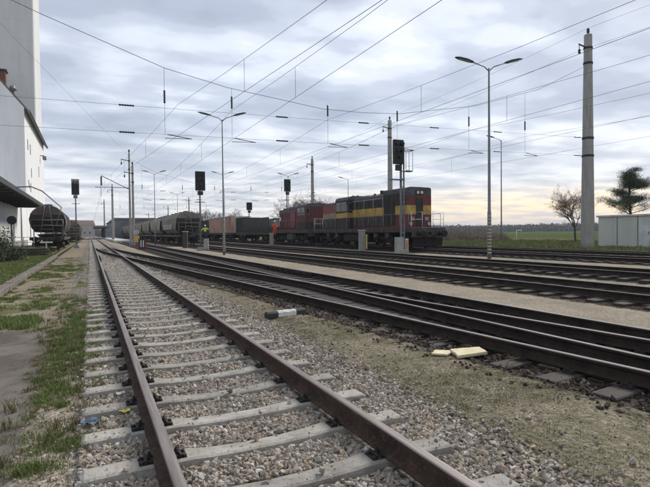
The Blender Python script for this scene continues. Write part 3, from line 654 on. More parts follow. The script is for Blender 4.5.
clumps(2300, 2.75, 4.8, 1.6, 9.5, 34, 0.10, 0.026, 0.004, 'dry_grass', lambda x, y: (x < xb(y)-1.45)*ss(0.30, 0.5, fbm(x, y, 0.8)))
clumps(520, 2.8, 4.6, 1.6, 7, 24, 0.07, 0.026, 0.004, 'grass', lambda x, y: (x < xb(y)-1.5)*ss(0.45, 0.6, fbm(x+3, y, 0.9)))
clumps(2600, 28.6, 44, 12, 75, 34, 0.4, 0.26, 0.045, 'grass')
clumps(1100, 28.6, 50, 12, 90, 34, 0.4, 0.36, 0.045, 'dry_grass')

# ------------------------------------------------------------------ left: kerb, silo, building
mb = MB(); y = 12.9
while y < 40:
    l = 1.0; mb.box(-2.46+random.uniform(-.01, .01), -2.16+random.uniform(-.01, .01), y, y+l-0.012, -0.2, 0.10+random.uniform(-.012, .012), bev=0.02); y += l
tag(mb.build('kerb', 'kerb'), 'weathered concrete kerb edging the raised grass on the left', 'kerb')
XW = -8.06
sb = thing('grain_silo', 'tall windowless pale grey grain silo tower behind the gabled building', 'silo', (XW-11, 105, 0))
mb = MB(); mb.box(-11, 10.92, -6, 6, 0, 64, bev=0.15); mb.build('wall', 'silo', sb)
gb = thing('gabled_warehouse', 'high white gabled warehouse with small dark windows in front of the silo', 'building', (XW-8, 81, 0))
mb = MB(); H = 19.6; A = 29.3
mb.add([(-8, 0, 0), (8, 0, 0), (8, 0, H), (0, 0, A), (-8, 0, H), (-8, 32, 0), (8, 32, 0), (8, 32, H), (0, 32, A), (-8, 32, H)], [(0, 1, 2, 3, 4), (5, 9, 8, 7, 6), (1, 6, 7, 2), (0, 4, 9, 5)])
mb.build('wall', 'wall_white', gb)
mb = MB()
for s in (-1, 1):
    d = Vector((s*8.45, 0, H-0.54)); t = Vector((0, 0, A+0.02)); nrm = Vector((s*(A-H), 0, 8)).normalized()*0.22
    y0, y1 = 0.15, 32.2
    P = [d, t, t+Vector((0, 0, 0.35)), d+nrm]
    mb.add([(p.x, y0, p.z+0.02) for p in P]+[(p.x, y1, p.z+0.02) for p in P], [(0, 1, 2, 3), (4, 7, 6, 5), (0, 4, 5, 1), (1, 5, 6, 2), (2, 6, 7, 3), (3, 7, 4, 0)])
rf = mb.build('roof', 'roof_dark', gb)
MB().tube([(8.62, 0.0, H-0.50), (8.62, 32.3, H-0.50)], 0.20, 8).build('gutter', 'grey_steel', rf)
ch = MB().box(4.6, 5.6, 2.2, 3.4, 22, 25.0).build('chimney', 'brick', rf)
MB().box(4.4, 5.8, 2.0, 3.6, 25.0, 25.25).build('chimney_cap', 'dark_steel', ch)
MB().lathe([(0.18, 20.5), (0.18, 22.4), (0.55, 22.5), (0.30, 23.1), (0.05, 23.2)], 10, c=(6.4, 2.6, 0)).build('roof_vent', 'grey_steel', rf)
for (yy, zz, wy, hz_) in ((3.2, 14.2, 0.9, 1.5), (6.5, 14.0, 0.9, 1.5), (7.5, 10.6, 0.9, 1.4), (20, 12, 1.2, 1.8), (6.0, 8.2, 0.9, 1.3)):
    wd = MB().box(7.995, 8.03, yy, yy+wy, zz, zz+hz_).build('window', 'grey_steel', gb)
    MB().box(8.03, 8.045, yy+0.1, yy+wy-0.1, zz+0.1, zz+hz_-0.1).build('pane', 'glass_dark', wd)
mb = MB(); mb.box(8.0, 8.6, 23.9, 24.1, 16.2, 16.35); mb.box(8.4, 9.0, 23.5, 24.5, 15.5, 16.2, bev=0.1); mb.build('floodlight', 'grey_steel', gb)
lb = thing('loading_shed', 'low white shed wall with a long dark canopy, at the left edge beneath the silo', 'building', (XW, 50, 0))
MB().box(-14, 0, -30, 30.97, 0, 5.6).build('wall', 'wall_white', lb)
MB().box(0.002, 0.10, -30, 30.9, -0.1, 0.9).build('plinth', 'mast_concrete', lb)
cp = MB().extr_y([(0.01, 5.35), (2.65, 5.1), (2.78, 5.12), (2.78, 5.50), (0.01, 5.85)], -30, 22, ).build('canopy', 'canopy', lb)
for yy in np.arange(-29, 22, 2.6): MB().box(0.02, 2.6, yy, yy+0.12, 4.95, 5.095).build('canopy_beam', 'canopy', cp)
d_ = MB().box(0.11, 0.16, 15.2, 17.2, 0.1, 3.4).build('door', 'grey_steel', lb)
MB().box(0.16, 0.2, 15.5, 15.6, 1.4, 1.7).build('handle', 'dark_steel', d_)
MB().tube([(0.12, 24, 0), (0.12, 24, 5.1)], 0.08, 6).build('downpipe', 'grey_steel', lb)
# loading pipe arm reaching over the wagon
mb = MB(); mb.tube([(-5.3, 47, 5.5), (-4.3, 46.8, 5.55), (-3.5, 46.7, 5.2), (-2.1, 46.4, 3.85), (-2.5, 46.3, 2.4)], [0.05, 0.05, 0.05, 0.045, 0.035], 8); mb.tube([(-4.4, 46.8, 5.4), (-4.45, 46.8, 6.1)], 0.03, 6)
tag(mb.build('loading_pipe', 'grey_steel'), 'bent grey loading pipe reaching from the canopy over the wagon end', 'pipe')
# round sign on a post
t = thing('round_sign', 'black round disc on a thin post in front of the white shed', 'sign', (-5.35, 44, 0.07))
MB().tube([(0, 0, 0), (0, 0, 2.6)], 0.035, 8).build('post', 'grey_steel', t)
MB().lathe([(0.30, 0), (0.33, 0.02), (0.33, 0.05), (0.28, 0.09)], 24, c=(0, -0.08, 2.65), axis='y').build('disc', 'black', t)
# railing
t = thing('railing', 'low grey pipe railing in front of the grain wagon on the left', 'railing', (-4.75, 45.3, 0.05))
mb = MB()
for a in (-0.7, 0, 0.7): MB().tube([(a, 0, 0), (a, 0, 1.35)], 0.03, 6).build('post', 'grey_steel', t)
for z in (0.5, 0.95, 1.35): mb.tube([(-0.75, 0, z), (0.75, 0, z)], 0.028, 6)
mb.build('rail', 'white_paint', t)
t = thing('buffer_marker', 'small white T-shaped plate marker at the end of the siding', 'sign', (-3.0, 42.6, 0.0))
MB().box(-0.04, 0.04, -0.03, 0.03, 0, 0.95).build('post', 'white_paint', t); MB().box(-0.42, 0.42, -0.02, 0.02, 0.952, 1.08).build('plate', 'white_paint', t)
for k, (dx_, dy_, dz_, a, lab) in enumerate(((0, 0, 0.07, 0.0, 'old black timber sleeper, bottom front one of the pile left of the path'), (0.05, 0.3, 0.07, 0.02, 'old black timber sleeper, bottom back one of the pile left of the path'), (-0.1, 0.02, 0.245, 0.03, 'old black timber sleeper, middle front one of the pile'), (0.1, 0.3, 0.245, -0.02, 'old black timber sleeper, middle back one of the pile'), (0.02, 0.14, 0.42, -0.05, 'old black timber sleeper lying on top of the pile'))):
    o = wood_sleeper_mesh().build('old_sleeper', 'old_wood', loc=(-4.1+dx_, 40.6+dy_, dz_+0.19)); o.rotation_euler = (0, 0, a); tag(o, lab, 'timber sleeper', 'pile of old sleepers')

# ------------------------------------------------------------------ bushes and trees
def leafy(name, label, loc, rx, ry, rz_, n, size, mt, group=None, cat='bush', stems=12):
    t = thing(name, label, cat, loc, 0, group)
    # clumps inside an uneven dome
    k = 26; cd_ = rng.normal(size=(k, 3)); cd_ /= np.linalg.norm(cd_, axis=1)[:, None]; cd_[:, 2] = np.abs(cd_[:, 2]); cd_ *= rng.uniform(0.45, 0.95, (k, 1))
    ci = rng.integers(0, k, n); p = cd_[ci] + rng.normal(0, 0.16, (n, 3)); P = p*np.array([rx, ry, rz_]); P[:, 2] = np.abs(P[:, 2])
    a = rng.normal(size=(n, 3)); a /= np.linalg.norm(a, axis=1)[:, None]; b = np.cross(a, rng.normal(size=(n, 3))); b /= np.linalg.norm(b, axis=1)[:, None]
    s = size*rng.uniform(0.5, 1.3, (n, 1)); V = np.stack([P-a*s, P+b*s*.45, P+a*s, P-b*s*.45], 1).reshape(-1, 3)
    F = np.arange(n*4).reshape(n, 4); fast_mesh('foliage', V, F, mt, t)
    mb = MB()
    for i in range(stems):
        q = cd_[i % k]*np.array([rx, ry, rz_])*0.9; mb.tube([(q[0]*.15, q[1]*.15, 0), (q[0]*.6, q[1]*.6, q[2]*.55), tuple(q)], [0.03, 0.02, 0.008], 5)
    mb.build('stem', 'bark', t); return t
leafy('bush', 'dark rounded evergreen bush at the left edge beside the shed', (-4.75, 33.2, 0.05), 1.25, 1.2, 1.8, 7000, 0.06, 'leaf')
leafy('bush', 'low dark scrubby bush between the sleeper pile and the shed wall', (-5.3, 42.0, 0.05), 1.0, 0.9, 0.9, 2500, 0.07, 'leaf')
def bare_tree(label, loc, h, seed, spread=0.55, depth=5, name='bare_tree', group=None, r0_=0.14, trunk=0.28, rmin=0.009):
    R_ = random.Random(seed); t = thing(name, label, 'tree', loc, 0, group); tr = MB(); cr = MB()
    def grow(p, d, l, r, k):
        n = 3; pts = [p]; q = p.copy(); dd = d.copy(); rs = [r]
        for i in range(n):
            dd = (dd + Vector((R_.gauss(0, .13), R_.gauss(0, .13), R_.gauss(0.04, .08)))).normalized(); q = q + dd*l/n; pts.append(q.copy()); rs.append(r*(1-0.35*(i+1)/n))
        (tr if k == 0 else cr).tube(pts, rs, 6 if k == 0 else (4 if k < 3 else 3), cap=False)
        if k >= depth: return
        m = R_.choice((3, 4)) if k else 5
        for i in range(m):
            u = R_.uniform(0.35, 1.0) if k else R_.uniform(0.55, 1.0); b = pts[0].lerp(pts[-1], u) if False else pts[min(n, max(1, int(u*n+.5)))]
            ax = Vector((R_.gauss(0, 1), R_.gauss(0, 1), R_.gauss(0.15, .5))).normalized()
            nd = (dd*(1-spread*0.8)+ax*spread*1.15).normalized(); grow(b, nd, l*R_.uniform(.58, .82), max(r*0.55, rmin), k+1)
    grow(Vector((0, 0, 0)), Vector((0, 0, 1)), h*trunk, r0_, 0)
    tr.build('trunk', 'bark', t); cr.build('crown', 'twig', t); return t
bare_tree('bare leafless tree standing left of the thick concrete mast on the right', (43.4, 33.0, 0.1), 8.6, 11, group=None, r0_=0.11, depth=6, rmin=0.006, spread=0.5)
def far_bare(label, loc, h, seed, g): return bare_tree(label, loc, h*1.6, seed, depth=5, group=g, r0_=0.2, rmin=0.028, spread=0.6)
FB = 'bare trees in the background'
for i, (x_, y_, h_, lab) in enumerate(((62, 128, 12.0, 'bare tree crown seen above the rear locomotive, rightmost of its clump'), (55, 122, 11.5, 'bare tree crown seen above the middle of the rear locomotive'), (49, 126, 10, 'bare tree rising behind the rear locomotive beside the signal'), (58, 140, 13, 'tallest bare tree behind the gap between the two locomotives'), (66, 136, 12, 'bare tree seen over the cab of the front locomotive'), (44, 160, 9.0, 'small bare tree behind the stake wagon'), (37, 150, 8.5, 'low bare tree behind the dark box on the stake wagon'), (36, 165, 9.5, 'bare tree behind the pinkish brown wagon, right one'), (32, 162, 9.0, 'bare tree behind the pinkish brown wagon, left one'), (71, 131, 11, 'bare tree seen above the hood of the front locomotive'))):
    far_bare(lab, (x_, y_, 0.2), h_, 30+i, FB)
def pine_tree(label, loc, h):
    t = thing('pine_tree', label, 'tree', loc); R_ = random.Random(5)
    mb = MB(); mb.tube([(0, 0, 0), (0.1, 0, h*.35), (-0.05, 0.1, h*.7), (0.05, 0, h*.97)], [0.17, 0.13, 0.08, 0.03], 7)
    tips = []
    for i in range(34):
        z = h*R_.uniform(0.38, 0.98); a = R_.uniform(0, 2*PI); l = (1-((z/h-0.38)/0.75))*3.0*R_.uniform(0.3, 1.1)
        e = Vector((math.cos(a)*l, math.sin(a)*l, z+0.35*l)); mb.tube([(0, 0, z-.1), (e.x*.5, e.y*.5, z+0.1*l), e], [0.045, 0.03, 0.012], 5); tips.append((e, l))
        for _ in range(5): u = R_.uniform(0.35, 1.0); tips.append((Vector((e.x*u+R_.gauss(0, .28), e.y*u+R_.gauss(0, .28), z+(e.z-z)*u+R_.gauss(0.1, .16))), l))
    mb.build('trunk', 'bark', t)
    V = []; n = 0
    for e, l in tips:
        c = np.array(e); m = 190; P = c + rng.normal(0, 1, (m, 3))*np.array([0.30, 0.30, 0.12]); a = rng.normal(size=(m, 3))*np.array([1, 1, .7]) + np.array([0, 0, .5]); a /= np.linalg.norm(a, axis=1)[:, None]; b = np.cross(a, rng.normal(size=(m, 3))); b /= np.linalg.norm(b, axis=1)[:, None]
        V.append(np.stack([P-b*.014, P+b*.014, P+a*.15], 1).reshape(-1, 3)); n += m
    fast_mesh('crown', np.concatenate(V), np.arange(n*3).reshape(n, 3), 'pine', t); return t
pine_tree('dark irregular pine tree behind the pale metal hut', (49.0, 31.2, 0.2), 7.2)
def brush(label, loc, rx, ry, h, n, g='brown scrub beyond the tracks'):
    t = thing('shrub', label, 'shrub', loc, 0, g); V = []; F = []
    p = rng.uniform(-1, 1, (n, 2)); p = p[(p**2).sum(1) < 1]; n = len(p); hh = h*(1-0.55*(p**2).sum(1))*rng.uniform(0.5, 1.1, n)*(0.6+0.6*vnoise(p[:, 0]*3+loc[0], p[:, 1]*3+loc[1]))
    B = np.stack([p[:, 0]*rx, p[:, 1]*ry, np.zeros(n)], 1); T_ = B + np.stack([rng.normal(0, .22, n)*hh, rng.normal(0, .22, n)*hh, hh], 1); s = np.stack([np.ones(n)*.035, np.zeros(n), np.zeros(n)], 1)
    V = np.stack([B-s, B+s, T_+s*.3, T_-s*.3], 1).reshape(-1, 3)
    fast_mesh('stem', V, np.arange(n*4).reshape(n, 4), 'brush', t)
    k = n*3; i = rng.integers(0, n, k); u = rng.uniform(.3, 1, (k, 1)); q = B[i]*(1-u)+T_[i]*u; e = q+rng.normal(0, .16, (k, 3))+np.array([0, 0, .12]); w_ = rng.normal(0, .020, (k, 3))
    fast_mesh('twig', np.stack([q-w_, q+w_, e], 1).reshape(-1, 3), np.arange(k*3).reshape(k, 3), 'brush', t)
for i, (x_, y_, rx, ry, h_, lab) in enumerate(((38.5, 52, 4, 3, 2.2, 'brown leafless scrub beside the front end of the locomotive'), (43, 52, 4, 3, 2.6, 'brown leafless scrub left of the tall double lamp post'), (47.5, 50.5, 3.6, 3, 2.3, 'brown leafless scrub behind the tall double lamp post'), (46.4, 47.6, 2.6, 2.2, 1.7, 'brown leafless scrub right of the tall double lamp post, nearest the goal'), (34.5, 56, 3, 3, 1.9, 'brown leafless scrub hidden partly behind the locomotive front'))): brush(lab, (x_, y_, 0.1), rx, ry, h_*0.85, 1700)
# tree belt at the horizon
def belt():
    n = 110000; a = np.radians(rng.uniform(-8, 72, n)); d = rng.uniform(420, 620, n); x = np.sin(a)*d; y = np.cos(a)*d
    hh = (3.0+5.5*fbm(x, y, 0.012)+3*fbm(x, y, 0.05))*(0.5+0.5*rng.random(n)); P = np.stack([x, y, rng.random(n)**0.8*hh], 1)
    A = rng.normal(size=(n, 3)); A /= np.linalg.norm(A, axis=1)[:, None]; B = np.cross(A, rng.normal(size=(n, 3))); B /= np.linalg.norm(B, axis=1)[:, None]; s = rng.uniform(0.3, 0.95, (n, 1))
    o = fast_mesh('distant_trees', np.stack([P-A*s, P+B*s*.7, P+A*s, P-B*s*.7], 1).reshape(-1, 3), np.arange(n*4).reshape(n, 4), 'brush'); o.data.materials[0] = X['belt']; tag(o, 'far-off belt of bare trees along the horizon', 'trees', kind='stuff')
belt()

# ------------------------------------------------------------------ concrete masts, wires
MG = 'concrete catenary masts'
def mast(label, loc, h, r0m=0.42, r1=0.24, detailed=False, name='catenary_mast'):
    t = thing(name, label, 'mast', loc, 0, MG)
    MB().lathe([(r0m, -0.2), (r0m*.97, 0.5), (r1, h-0.04), (r1*.9, h)], 20).build('pole', 'mast_concrete', t)
    mb = MB(); mb.lathe([(0.05, h), (0.05, h+0.12), (0.11, h+0.16), (0.08, h+0.25), (0.11, h+0.3), (0.08, h+0.4), (0.03, h+0.48)], 8); mb.build('insulator', 'insulator', t)
    rr = lambda z: r0m+(r1-r0m)*z/h
    for z in ((h-0.95, h-2.0) if r0m < 0.45 else (h-0.95, h-2.0, 7.78, 6.55)): MB().lathe([(rr(z)+.03, z-.07), (rr(z)+.03, z+.07)], 16).build('band', 'dark_steel', t)
    mb = MB(); mb.tube([(0, 0, h-0.95), (-0.95, 0, h-0.80)], 0.05, 6); mb.tube([(-0.9, 0, h-0.82), (-0.9, 0, h-1.15)], 0.025, 5); mb.lathe([(0.03, h-1.45), (0.1, h-1.4), (0.06, h-1.3), (0.1, h-1.22), (0.03, h-1.12)], 8, c=(-0.9, 0, 0)); mb.build('bracket', 'dark_steel', t)
    return t
mast('thick pale concrete mast standing left of the metal hut', (31.7, 23.2, 0.2), 15.0, 0.46, 0.26)
mast('tall concrete mast rising behind the front locomotive', (31.7, 48.4, 0.2), 14.3, 0.36, 0.22)
mast('concrete mast rising above the rear locomotive', (31.7, 70.5, 0.2), 12.9, 0.34, 0.2)
mast('thin grey concrete mast beside the left double lamp post, behind the wagons', (31.7, 127, 0.2), 13.2, 0.32, 0.2)
mast('distant concrete mast just left of the signal beside the grain wagons', (31.7, 177, 0.2), 13.8, 0.32, 0.2)
mast('very distant concrete mast above the middle of the grain wagons', (31.7, 228, 0.2), 13.6, 0.32, 0.2)
mast('most distant concrete mast above the far end of the grain wagons', (31.7, 309, 0.2), 13.6, 0.32, 0.2)
mast('taller of the two pale masts standing together between the nearest tracks', (4.55, 65.5, 0), 11.6, 0.15, 0.10)
mast('shorter of the two pale masts standing together between the nearest tracks', (4.75, 63.3, 0), 9.8, 0.16, 0.12)
mast('pale mast at the near end of the station platform', (4.6, 118, 0), 12.2, 0.3, 0.18)
mast('smaller pale mast farther along the station platform', (4.6, 186, 0), 13.2, 0.3, 0.18)
mast('concrete mast beside the siding, at the left outside the tracks', (-9.0+0.55, 23.2, 0.05), 12.2, 0.34, 0.2)

def wire_tube(name, pts, r, parent, mt='wire'): return MB().tube(pts, r, 5, cap=False).build(name, mt, parent)
def insul(mb, p, q, r=0.07, n=6):
    p, q = Vector(p), Vector(q); d = q-p; pts = []; rs = []
    for i in range(n*2+1):
        pts.append(p+d*(i/(n*2))); rs.append(r*0.55 if i % 2 == 0 else r)
    mb.tube(pts, rs, 8)
SUPY = [-27.0, 23.2, 68.0, 120.0, 170.0, 222.0, 275, 330]
def catenary(label, fx, z0, y_start=-27.0, y_end=330, zc=6.05, zm=7.45, sag=0.75, first=None):
    t = thing('catenary', label, 'overhead wire', (float(fx(23.2)), 23.2, zc+z0), 0, 'overhead line wires along the tracks')
    ox, oy, oz = t.location
    sup = [s for s in SUPY if y_start <= s <= y_end]
    if first is not None: sup = [first]+[s for s in sup if s > first+1]
    ys = []
    for a, b in zip(sup[:-1], sup[1:]): ys += list(np.linspace(a, b, 9 if a < 60 else 5)[:-1])
    ys.append(sup[-1])
    zig = lambda y: 0.0
    def zmess(y):
        for a, b in zip(sup[:-1], sup[1:]):
            if a <= y <= b: u = (y-a)/(b-a); return zm - sag*4*u*(1-u)
        return zm
    wire_tube('contact_wire', [(float(fx(y))-ox, y-oy, zc+z0-oz) for y in ys], 0.0062, t)
    wire_tube('messenger_wire', [(float(fx(y))-ox, y-oy, zmess(y)+z0-oz) for y in ys], 0.0062, t)
    nd = 0
    for a, b in zip(sup[:-1], sup[1:]):
        for u in (0.16, 0.33, 0.5, 0.67, 0.84):
            y = a+(b-a)*u
            if nd < 24: wire_tube('dropper', [(float(fx(y))-ox, y-oy, zc+z0-oz), (float(fx(y))-ox, y-oy, zmess(y)+z0-oz)], 0.006, t); nd += 1
    return t
catenary('overhead line above the second track, crossing the top of the sky left of centre', lambda y: XT2, 0)
catenary('overhead line above the branch, joining the nearest track far away', lambda y: np.where(np.asarray(y) > 64, XM+0.15, xb(np.minimum(y, 64))), 0)
catenary('overhead line above the third track from the camera', lambda y: XT3, 0)
catenary('overhead line above the track in front of the locomotives', lambda y: XT4, 0.08)
catenary('overhead line above the locomotives', lambda y: XT5, 0.2)
catenary('overhead line above the farthest track', lambda y: XT6, 0.2)
tg = 'feeder wires along the right row of masts'
for (xx, zz, lab) in ((31.7, 15.66, 'feeder wire carried on the tops of the right-hand masts'), (30.8, 13.95, 'feeder wire hung under the side brackets of the right-hand masts')):
    pts = []; tops = [(-27, zz), (23.2, zz), (48.4, zz-.75), (70.5, zz-2.1), (127, zz-1.8), (177, zz-1.2), (228, zz-1.4), (309, zz-1.4)]
    for (a, za), (b, zb) in zip(tops[:-1], tops[1:]):
        for u in np.linspace(0, 1, 7)[:-1]: pts.append((xx, a+(b-a)*u, za+(zb-za)*u-0.5*4*u*(1-u)*(b-a)/50))
    tag(MB().tube(pts, 0.0075, 5, cap=False).build('feeder_wire', 'wire'), lab, 'wire', tg)

def headspan(label, Y, xl, xr, curve, up, lo, tracks, full=True):
    t = thing('cross_span', label, 'cross span', (xl, Y, 0), 0, 'cross span wires between masts')
    xs = [c[0] for c in curve]; zs = [c[1] for c in curve]
    def zc(x): return float(np.interp(x, xs, zs))
    for k in (0, 0.10): wire_tube('span_wire', [(x-xl, k*0.3, z+k*0.25) for x, z in curve], 0.0062, t)
    for (z0, z1) in (up, lo): wire_tube('cross_wire', [(0, 0, z0), ((xr-xl)/2, 0, (z0+z1)/2-0.08), (xr-xl, 0, z1)], 0.0062, t)
    zz = lambda ab, x: ab[0]+(ab[1]-ab[0])*(x-xl)/(xr-xl)-0.08*(1-abs(2*(x-xl)/(xr-xl)-1))
    for x in tracks:
        wire_tube('hanger', [(x-xl, 0, zc(x)), (x-xl, 0, zz(up, x)+0.75)], 0.008, t)
        mb = MB(); insul(mb, (x-xl, 0, zz(up, x)+0.80), (x-xl, 0, zz(up, x)+0.22), 0.055); mb.build('insulator', 'insulator', t)
        wire_tube('hanger', [(x-xl, 0, zz(up, x)+0.22), (x-xl, 0, zz(lo, x))], 0.007, t)
        mb = MB(); mb.tube([(x-xl+0.1, 0, zz(lo, x)), (x-xl+1.2, 0.05, zz(lo, x)-0.12)], 0.02, 5); mb.tube([(x-xl+1.2, 0.05, zz(lo, x)-0.12), (x-xl, 0.05, zz(lo, x)-0.16)], 0.014, 5); mb.build('steady_arm', 'dark_steel', t)
    for x in [(a+b)/2 for a, b in zip(tracks[:-1], tracks[1:])][(1 if full else 0):] + [xr-0.72]+([tracks[0]-1.6] if full else []):
        for ab in (up, lo):
            mb = MB(); insul(mb, (x-xl-0.32, 0, zz(ab, x-.32)), (x-xl+0.32, 0, zz(ab, x+.32)), 0.045); mb.build('insulator', 'insulator', t)
    return t
headspan('nearest cross span, sagging across the whole sky to the thick concrete mast', 23.2, -8.4, 31.35,
    [(-8.4, 12.0), (-3.03, 11.08), (-1.56, 10.56), (3.2, 9.03), (6.02, 8.5), (11.08, 7.98), (13.5, 8.02), (15.89, 8.19), (21.39, 9.19), (26.88, 10.83), (31.3, 12.9)], (7.0, 8.0), (5.85, 6.75), [3.15, XT2, XT3, XT4, XT5, XT6])
headspan('second cross span, from the twin pale masts to the mast above the rear locomotive', 68.0, 4.7, 31.5,
    [(4.7, 11.3), (8, 9.6), (13, 8.4), (18, 8.2), (23, 8.9), (28, 10.8), (31.5, 12.6)], (7.2, 7.6), (6.1, 6.5), [XT2, XT3, XT4, XT5, XT6], False)
headspan('third cross span, far away over the grain wagons', 120.0, 4.7, 31.5,
    [(4.7, 11.9), (8, 9.8), (13, 8.4), (18, 8.2), (23, 8.9), (28, 10.8), (31.5, 13.0)], (7.2, 7.6), (6.1, 6.5), [XT2, XT3, XT4, XT5, XT6], False)
t = thing('cantilever', 'cantilever arm with hanging insulator reaching left from the twin masts over the nearest track', 'overhead bracket', (4.55, 65.5, 7.0))
MB().tube([(0, 0, 0.3), (-3.9, 0, 0.3)], 0.04, 6).build('arm', 'grey_steel', t); MB().tube([(0, 0, 0.1), (-3.2, 0, 1.7)], 0.05, 6).build('stay', 'grey_steel', t)
mb = MB(); insul(mb, (-3.2, 0, 1.6), (-3.2, 0, 0.5), 0.12); mb.tube([(-3.2, 0, 0.3), (-3.25, 0, -0.9)], 0.02, 5); mb.build('insulator', 'insulator', t)
tag(MB().tube([(-9.5, 18, 16.0), (-3.3, 33, 12.4), (4.5, 65, 11.2)], 0.0065, 5, cap=False).build('guy_wire', 'wire'), 'thin single wire descending from the upper left to the twin masts', 'wire')

# ------------------------------------------------------------------ lamp posts
LG = 'double armed yard lamp posts'
def lamp_post(label, loc, h, arms=(-1, 1), rz=0.0, stripes=False, group=LG):
    t = thing('lamp_post', label, 'street lamp', loc, rz, group)
    MB().tube([(0, 0, -0.1), (0, 0, 2.4), (0, 0, 2.42), (0, 0, h)], [0.098, 0.096, 0.078, 0.045], 10).build('pole', 'grey_steel', t)
    if stripes:
        for k in range(12): MB().lathe([(0.103, 0.25+k*0.17), (0.103, 0.25+k*0.17+0.07)], 10).build('stripe', 'faded_stripe', t)
    for s in arms:
        MB().tube([(0, 0, h-0.15), (s*0.25, 0, h+0.08), (s*0.9, 0, h+0.30)], 0.028, 6).build('arm', 'grey_steel', t)
        mb = MB(); T0 = Matrix.Translation((s*1.28, 0, h+0.38)) @ Matrix.Rotation(-s*math.radians(14), 4, 'Y'); mb.T = T0
        prof = [(-0.5, 0.05, 0.03), (-0.42, 0.10, 0.06), (-0.1, 0.15, 0.085), (0.3, 0.14, 0.07), (0.5, 0.06, 0.03)]
        for (a, wa, ha), (b, wb, hb) in zip(prof[:-1], prof[1:]):
            A_ = [(a*s, -wa, 0), (a*s, -wa*.7, ha), (a*s, wa*.7, ha), (a*s, wa, 0)]; B_ = [(b*s, -wb, 0), (b*s, -wb*.7, hb), (b*s, wb*.7, hb), (b*s, wb, 0)]
            mb.add(A_+B_, [(0, 1, 5, 4), (1, 2, 6, 5), (2, 3, 7, 6), (3, 0, 4, 7)])
        lm = mb.build('lamp_head', 'dark_steel', t)
        mb = MB(); mb.T = T0; mb.box(-0.32, 0.3, -0.09, 0.09, -0.035, -0.003, bev=0.01); mb.build('lamp_glass', 'lamp_glass', lm)
    return t
CR = -0.35
lamp_post('tall double lamp post with yellow banded foot, between the two tracks right of the locomotive', (18.4, 18.95, 0.14), 9.65, rz=CR, stripes=True)
lamp_post('double lamp post with yellow banded foot standing among the tracks left of centre', (9.0, 36.2, 0), 10.0, rz=CR, stripes=True)
lamp_post('double lamp post in front of the grain wagons, right of the twin masts', (8.8, 77, 0), 10.5, rz=CR)
lamp_post('single armed lamp post on the green verge behind the tall double lamp post', (42.3, 41.7, 0.2), 11.6, arms=(-1,), rz=CR, group=None)
lamp_post('distant double lamp post whose head shows beside the mast left of the brown wagon', (18.6, 75.0, 0.15), 10.4, rz=CR)
lamp_post('distant double lamp post rising behind the grain wagons', (18.2, 116, 0.15), 10.4, rz=CR)
lamp_post('double lamp post rising behind the rear locomotive beside the signal', (28.8, 73.5, 0.2), 10.4, rz=CR)
lamp_post('single armed lamp post rising behind the cab of the front locomotive', (40.5, 75, 0.2), 10.4, arms=(-1,), rz=CR, group=None)

# ------------------------------------------------------------------ signals
SG = 'light signals beside the tracks'
def signal(label, loc, h, hw=0.42, hh=1.45, side=0, cage=False, lattice=True, head_dx=0.0, rw=False):
    t = thing('light_signal', label, 'railway signal', loc, 0, SG)
    mb = MB()
    if lattice:
        for s in (-1, 1): mb.box(s*0.13-0.03, s*0.13+0.03, -0.05, 0.05, 0.0, h-0.2)
        for k in range(int(h/0.5)): z = 0.3+k*0.5; mb.box(-0.12, 0.12, -0.03, 0.03, z, z+0.06)
        mb.box(-0.035, 0.035, 0.06, 0.13, 0.0, h-0.3)
    else: mb.tube([(0, 0, 0), (0, 0, h)], [0.09, 0.07], 10)
    mb.build('mast', 'grey_steel', t)
    MB().box(-0.3, 0.3, -0.3, 0.3, -0.2, 0.25, bev=0.03).build('base', 'mast_concrete', t)
    hd = MB().box(head_dx-hw, head_dx+hw, -0.34, -0.06, h-hh, h, bev=0.03).build('signal_head', 'black', t)
    for k, (a, b) in enumerate(((-0.18, 0.25), (0.18, 0.25), (-0.18, 0.62), (0.18, 0.62), (0, 1.0))):
        if b*hh/1.45 < hh-0.1:
            z = h-b*hh/1.45*1.05; mb = MB(); mb.lathe([(0.105, -0.52), (0.11, -0.341), (0.09, -0.342)], 12, c=(head_dx+a, 0, z), axis='y'); l_ = mb.build('lamp_hood', 'black', hd)
            MB().lathe([(0.075, -0.36), (0.07, -0.345)], 12, c=(head_dx+a, 0, z), axis='y').build('lens', 'lens', hd)
    MB().box(head_dx-hw*.55, head_dx+hw*.55, -0.30, -0.10, h-hh-0.42, h-hh-0.04, bev=0.02).build('lower_box', 'dark_steel' if not rw else 'grey_steel', t)
    if cage:
        mb = MB()
        for z in (h-0.65, h-1.95): mb.tube([(0.15, 0.1, z), (0.62, 0.1, z), (0.62, -0.3, z), (0.15, -0.3, z)], 0.022, 5)
        for (a, b) in ((0.62, 0.1), (0.62, -0.3), (0.38, 0.1)): mb.tube([(a, b, h-0.65), (a, b, h-1.95)], 0.018, 5)
        mb.box(-0.9, 0.1, -0.18, 0.18, h-2.55, h-2.50); mb.box(0.15, 0.64, -0.3, 0.1, h-2.0, h-1.955)
        mb.build('service_cage', 'grey_steel', t)
    else:
        MB().box(-0.45, 0.45, -0.12, 0.12, h-hh-1.1, h-hh-1.04).build('platform', 'grey_steel', t)
    if rw:
        for k in range(4): MB().box(-0.09, 0.09, -0.16, -0.115, 0.9+k*0.5, 1.15+k*0.5).build('red_plate', 'sign_red', t)
        MB().box(-0.36, 0.36, -0.36, -0.345, h-0.5, h-0.02).build('grey_plate', 'cabinet', t)
    return t
signal('large signal with black head and service cage, standing in front of the front locomotive', (18.35, 26.6, 0.14), 7.3, hw=0.36, hh=1.55, cage=True, head_dx=-0.42)
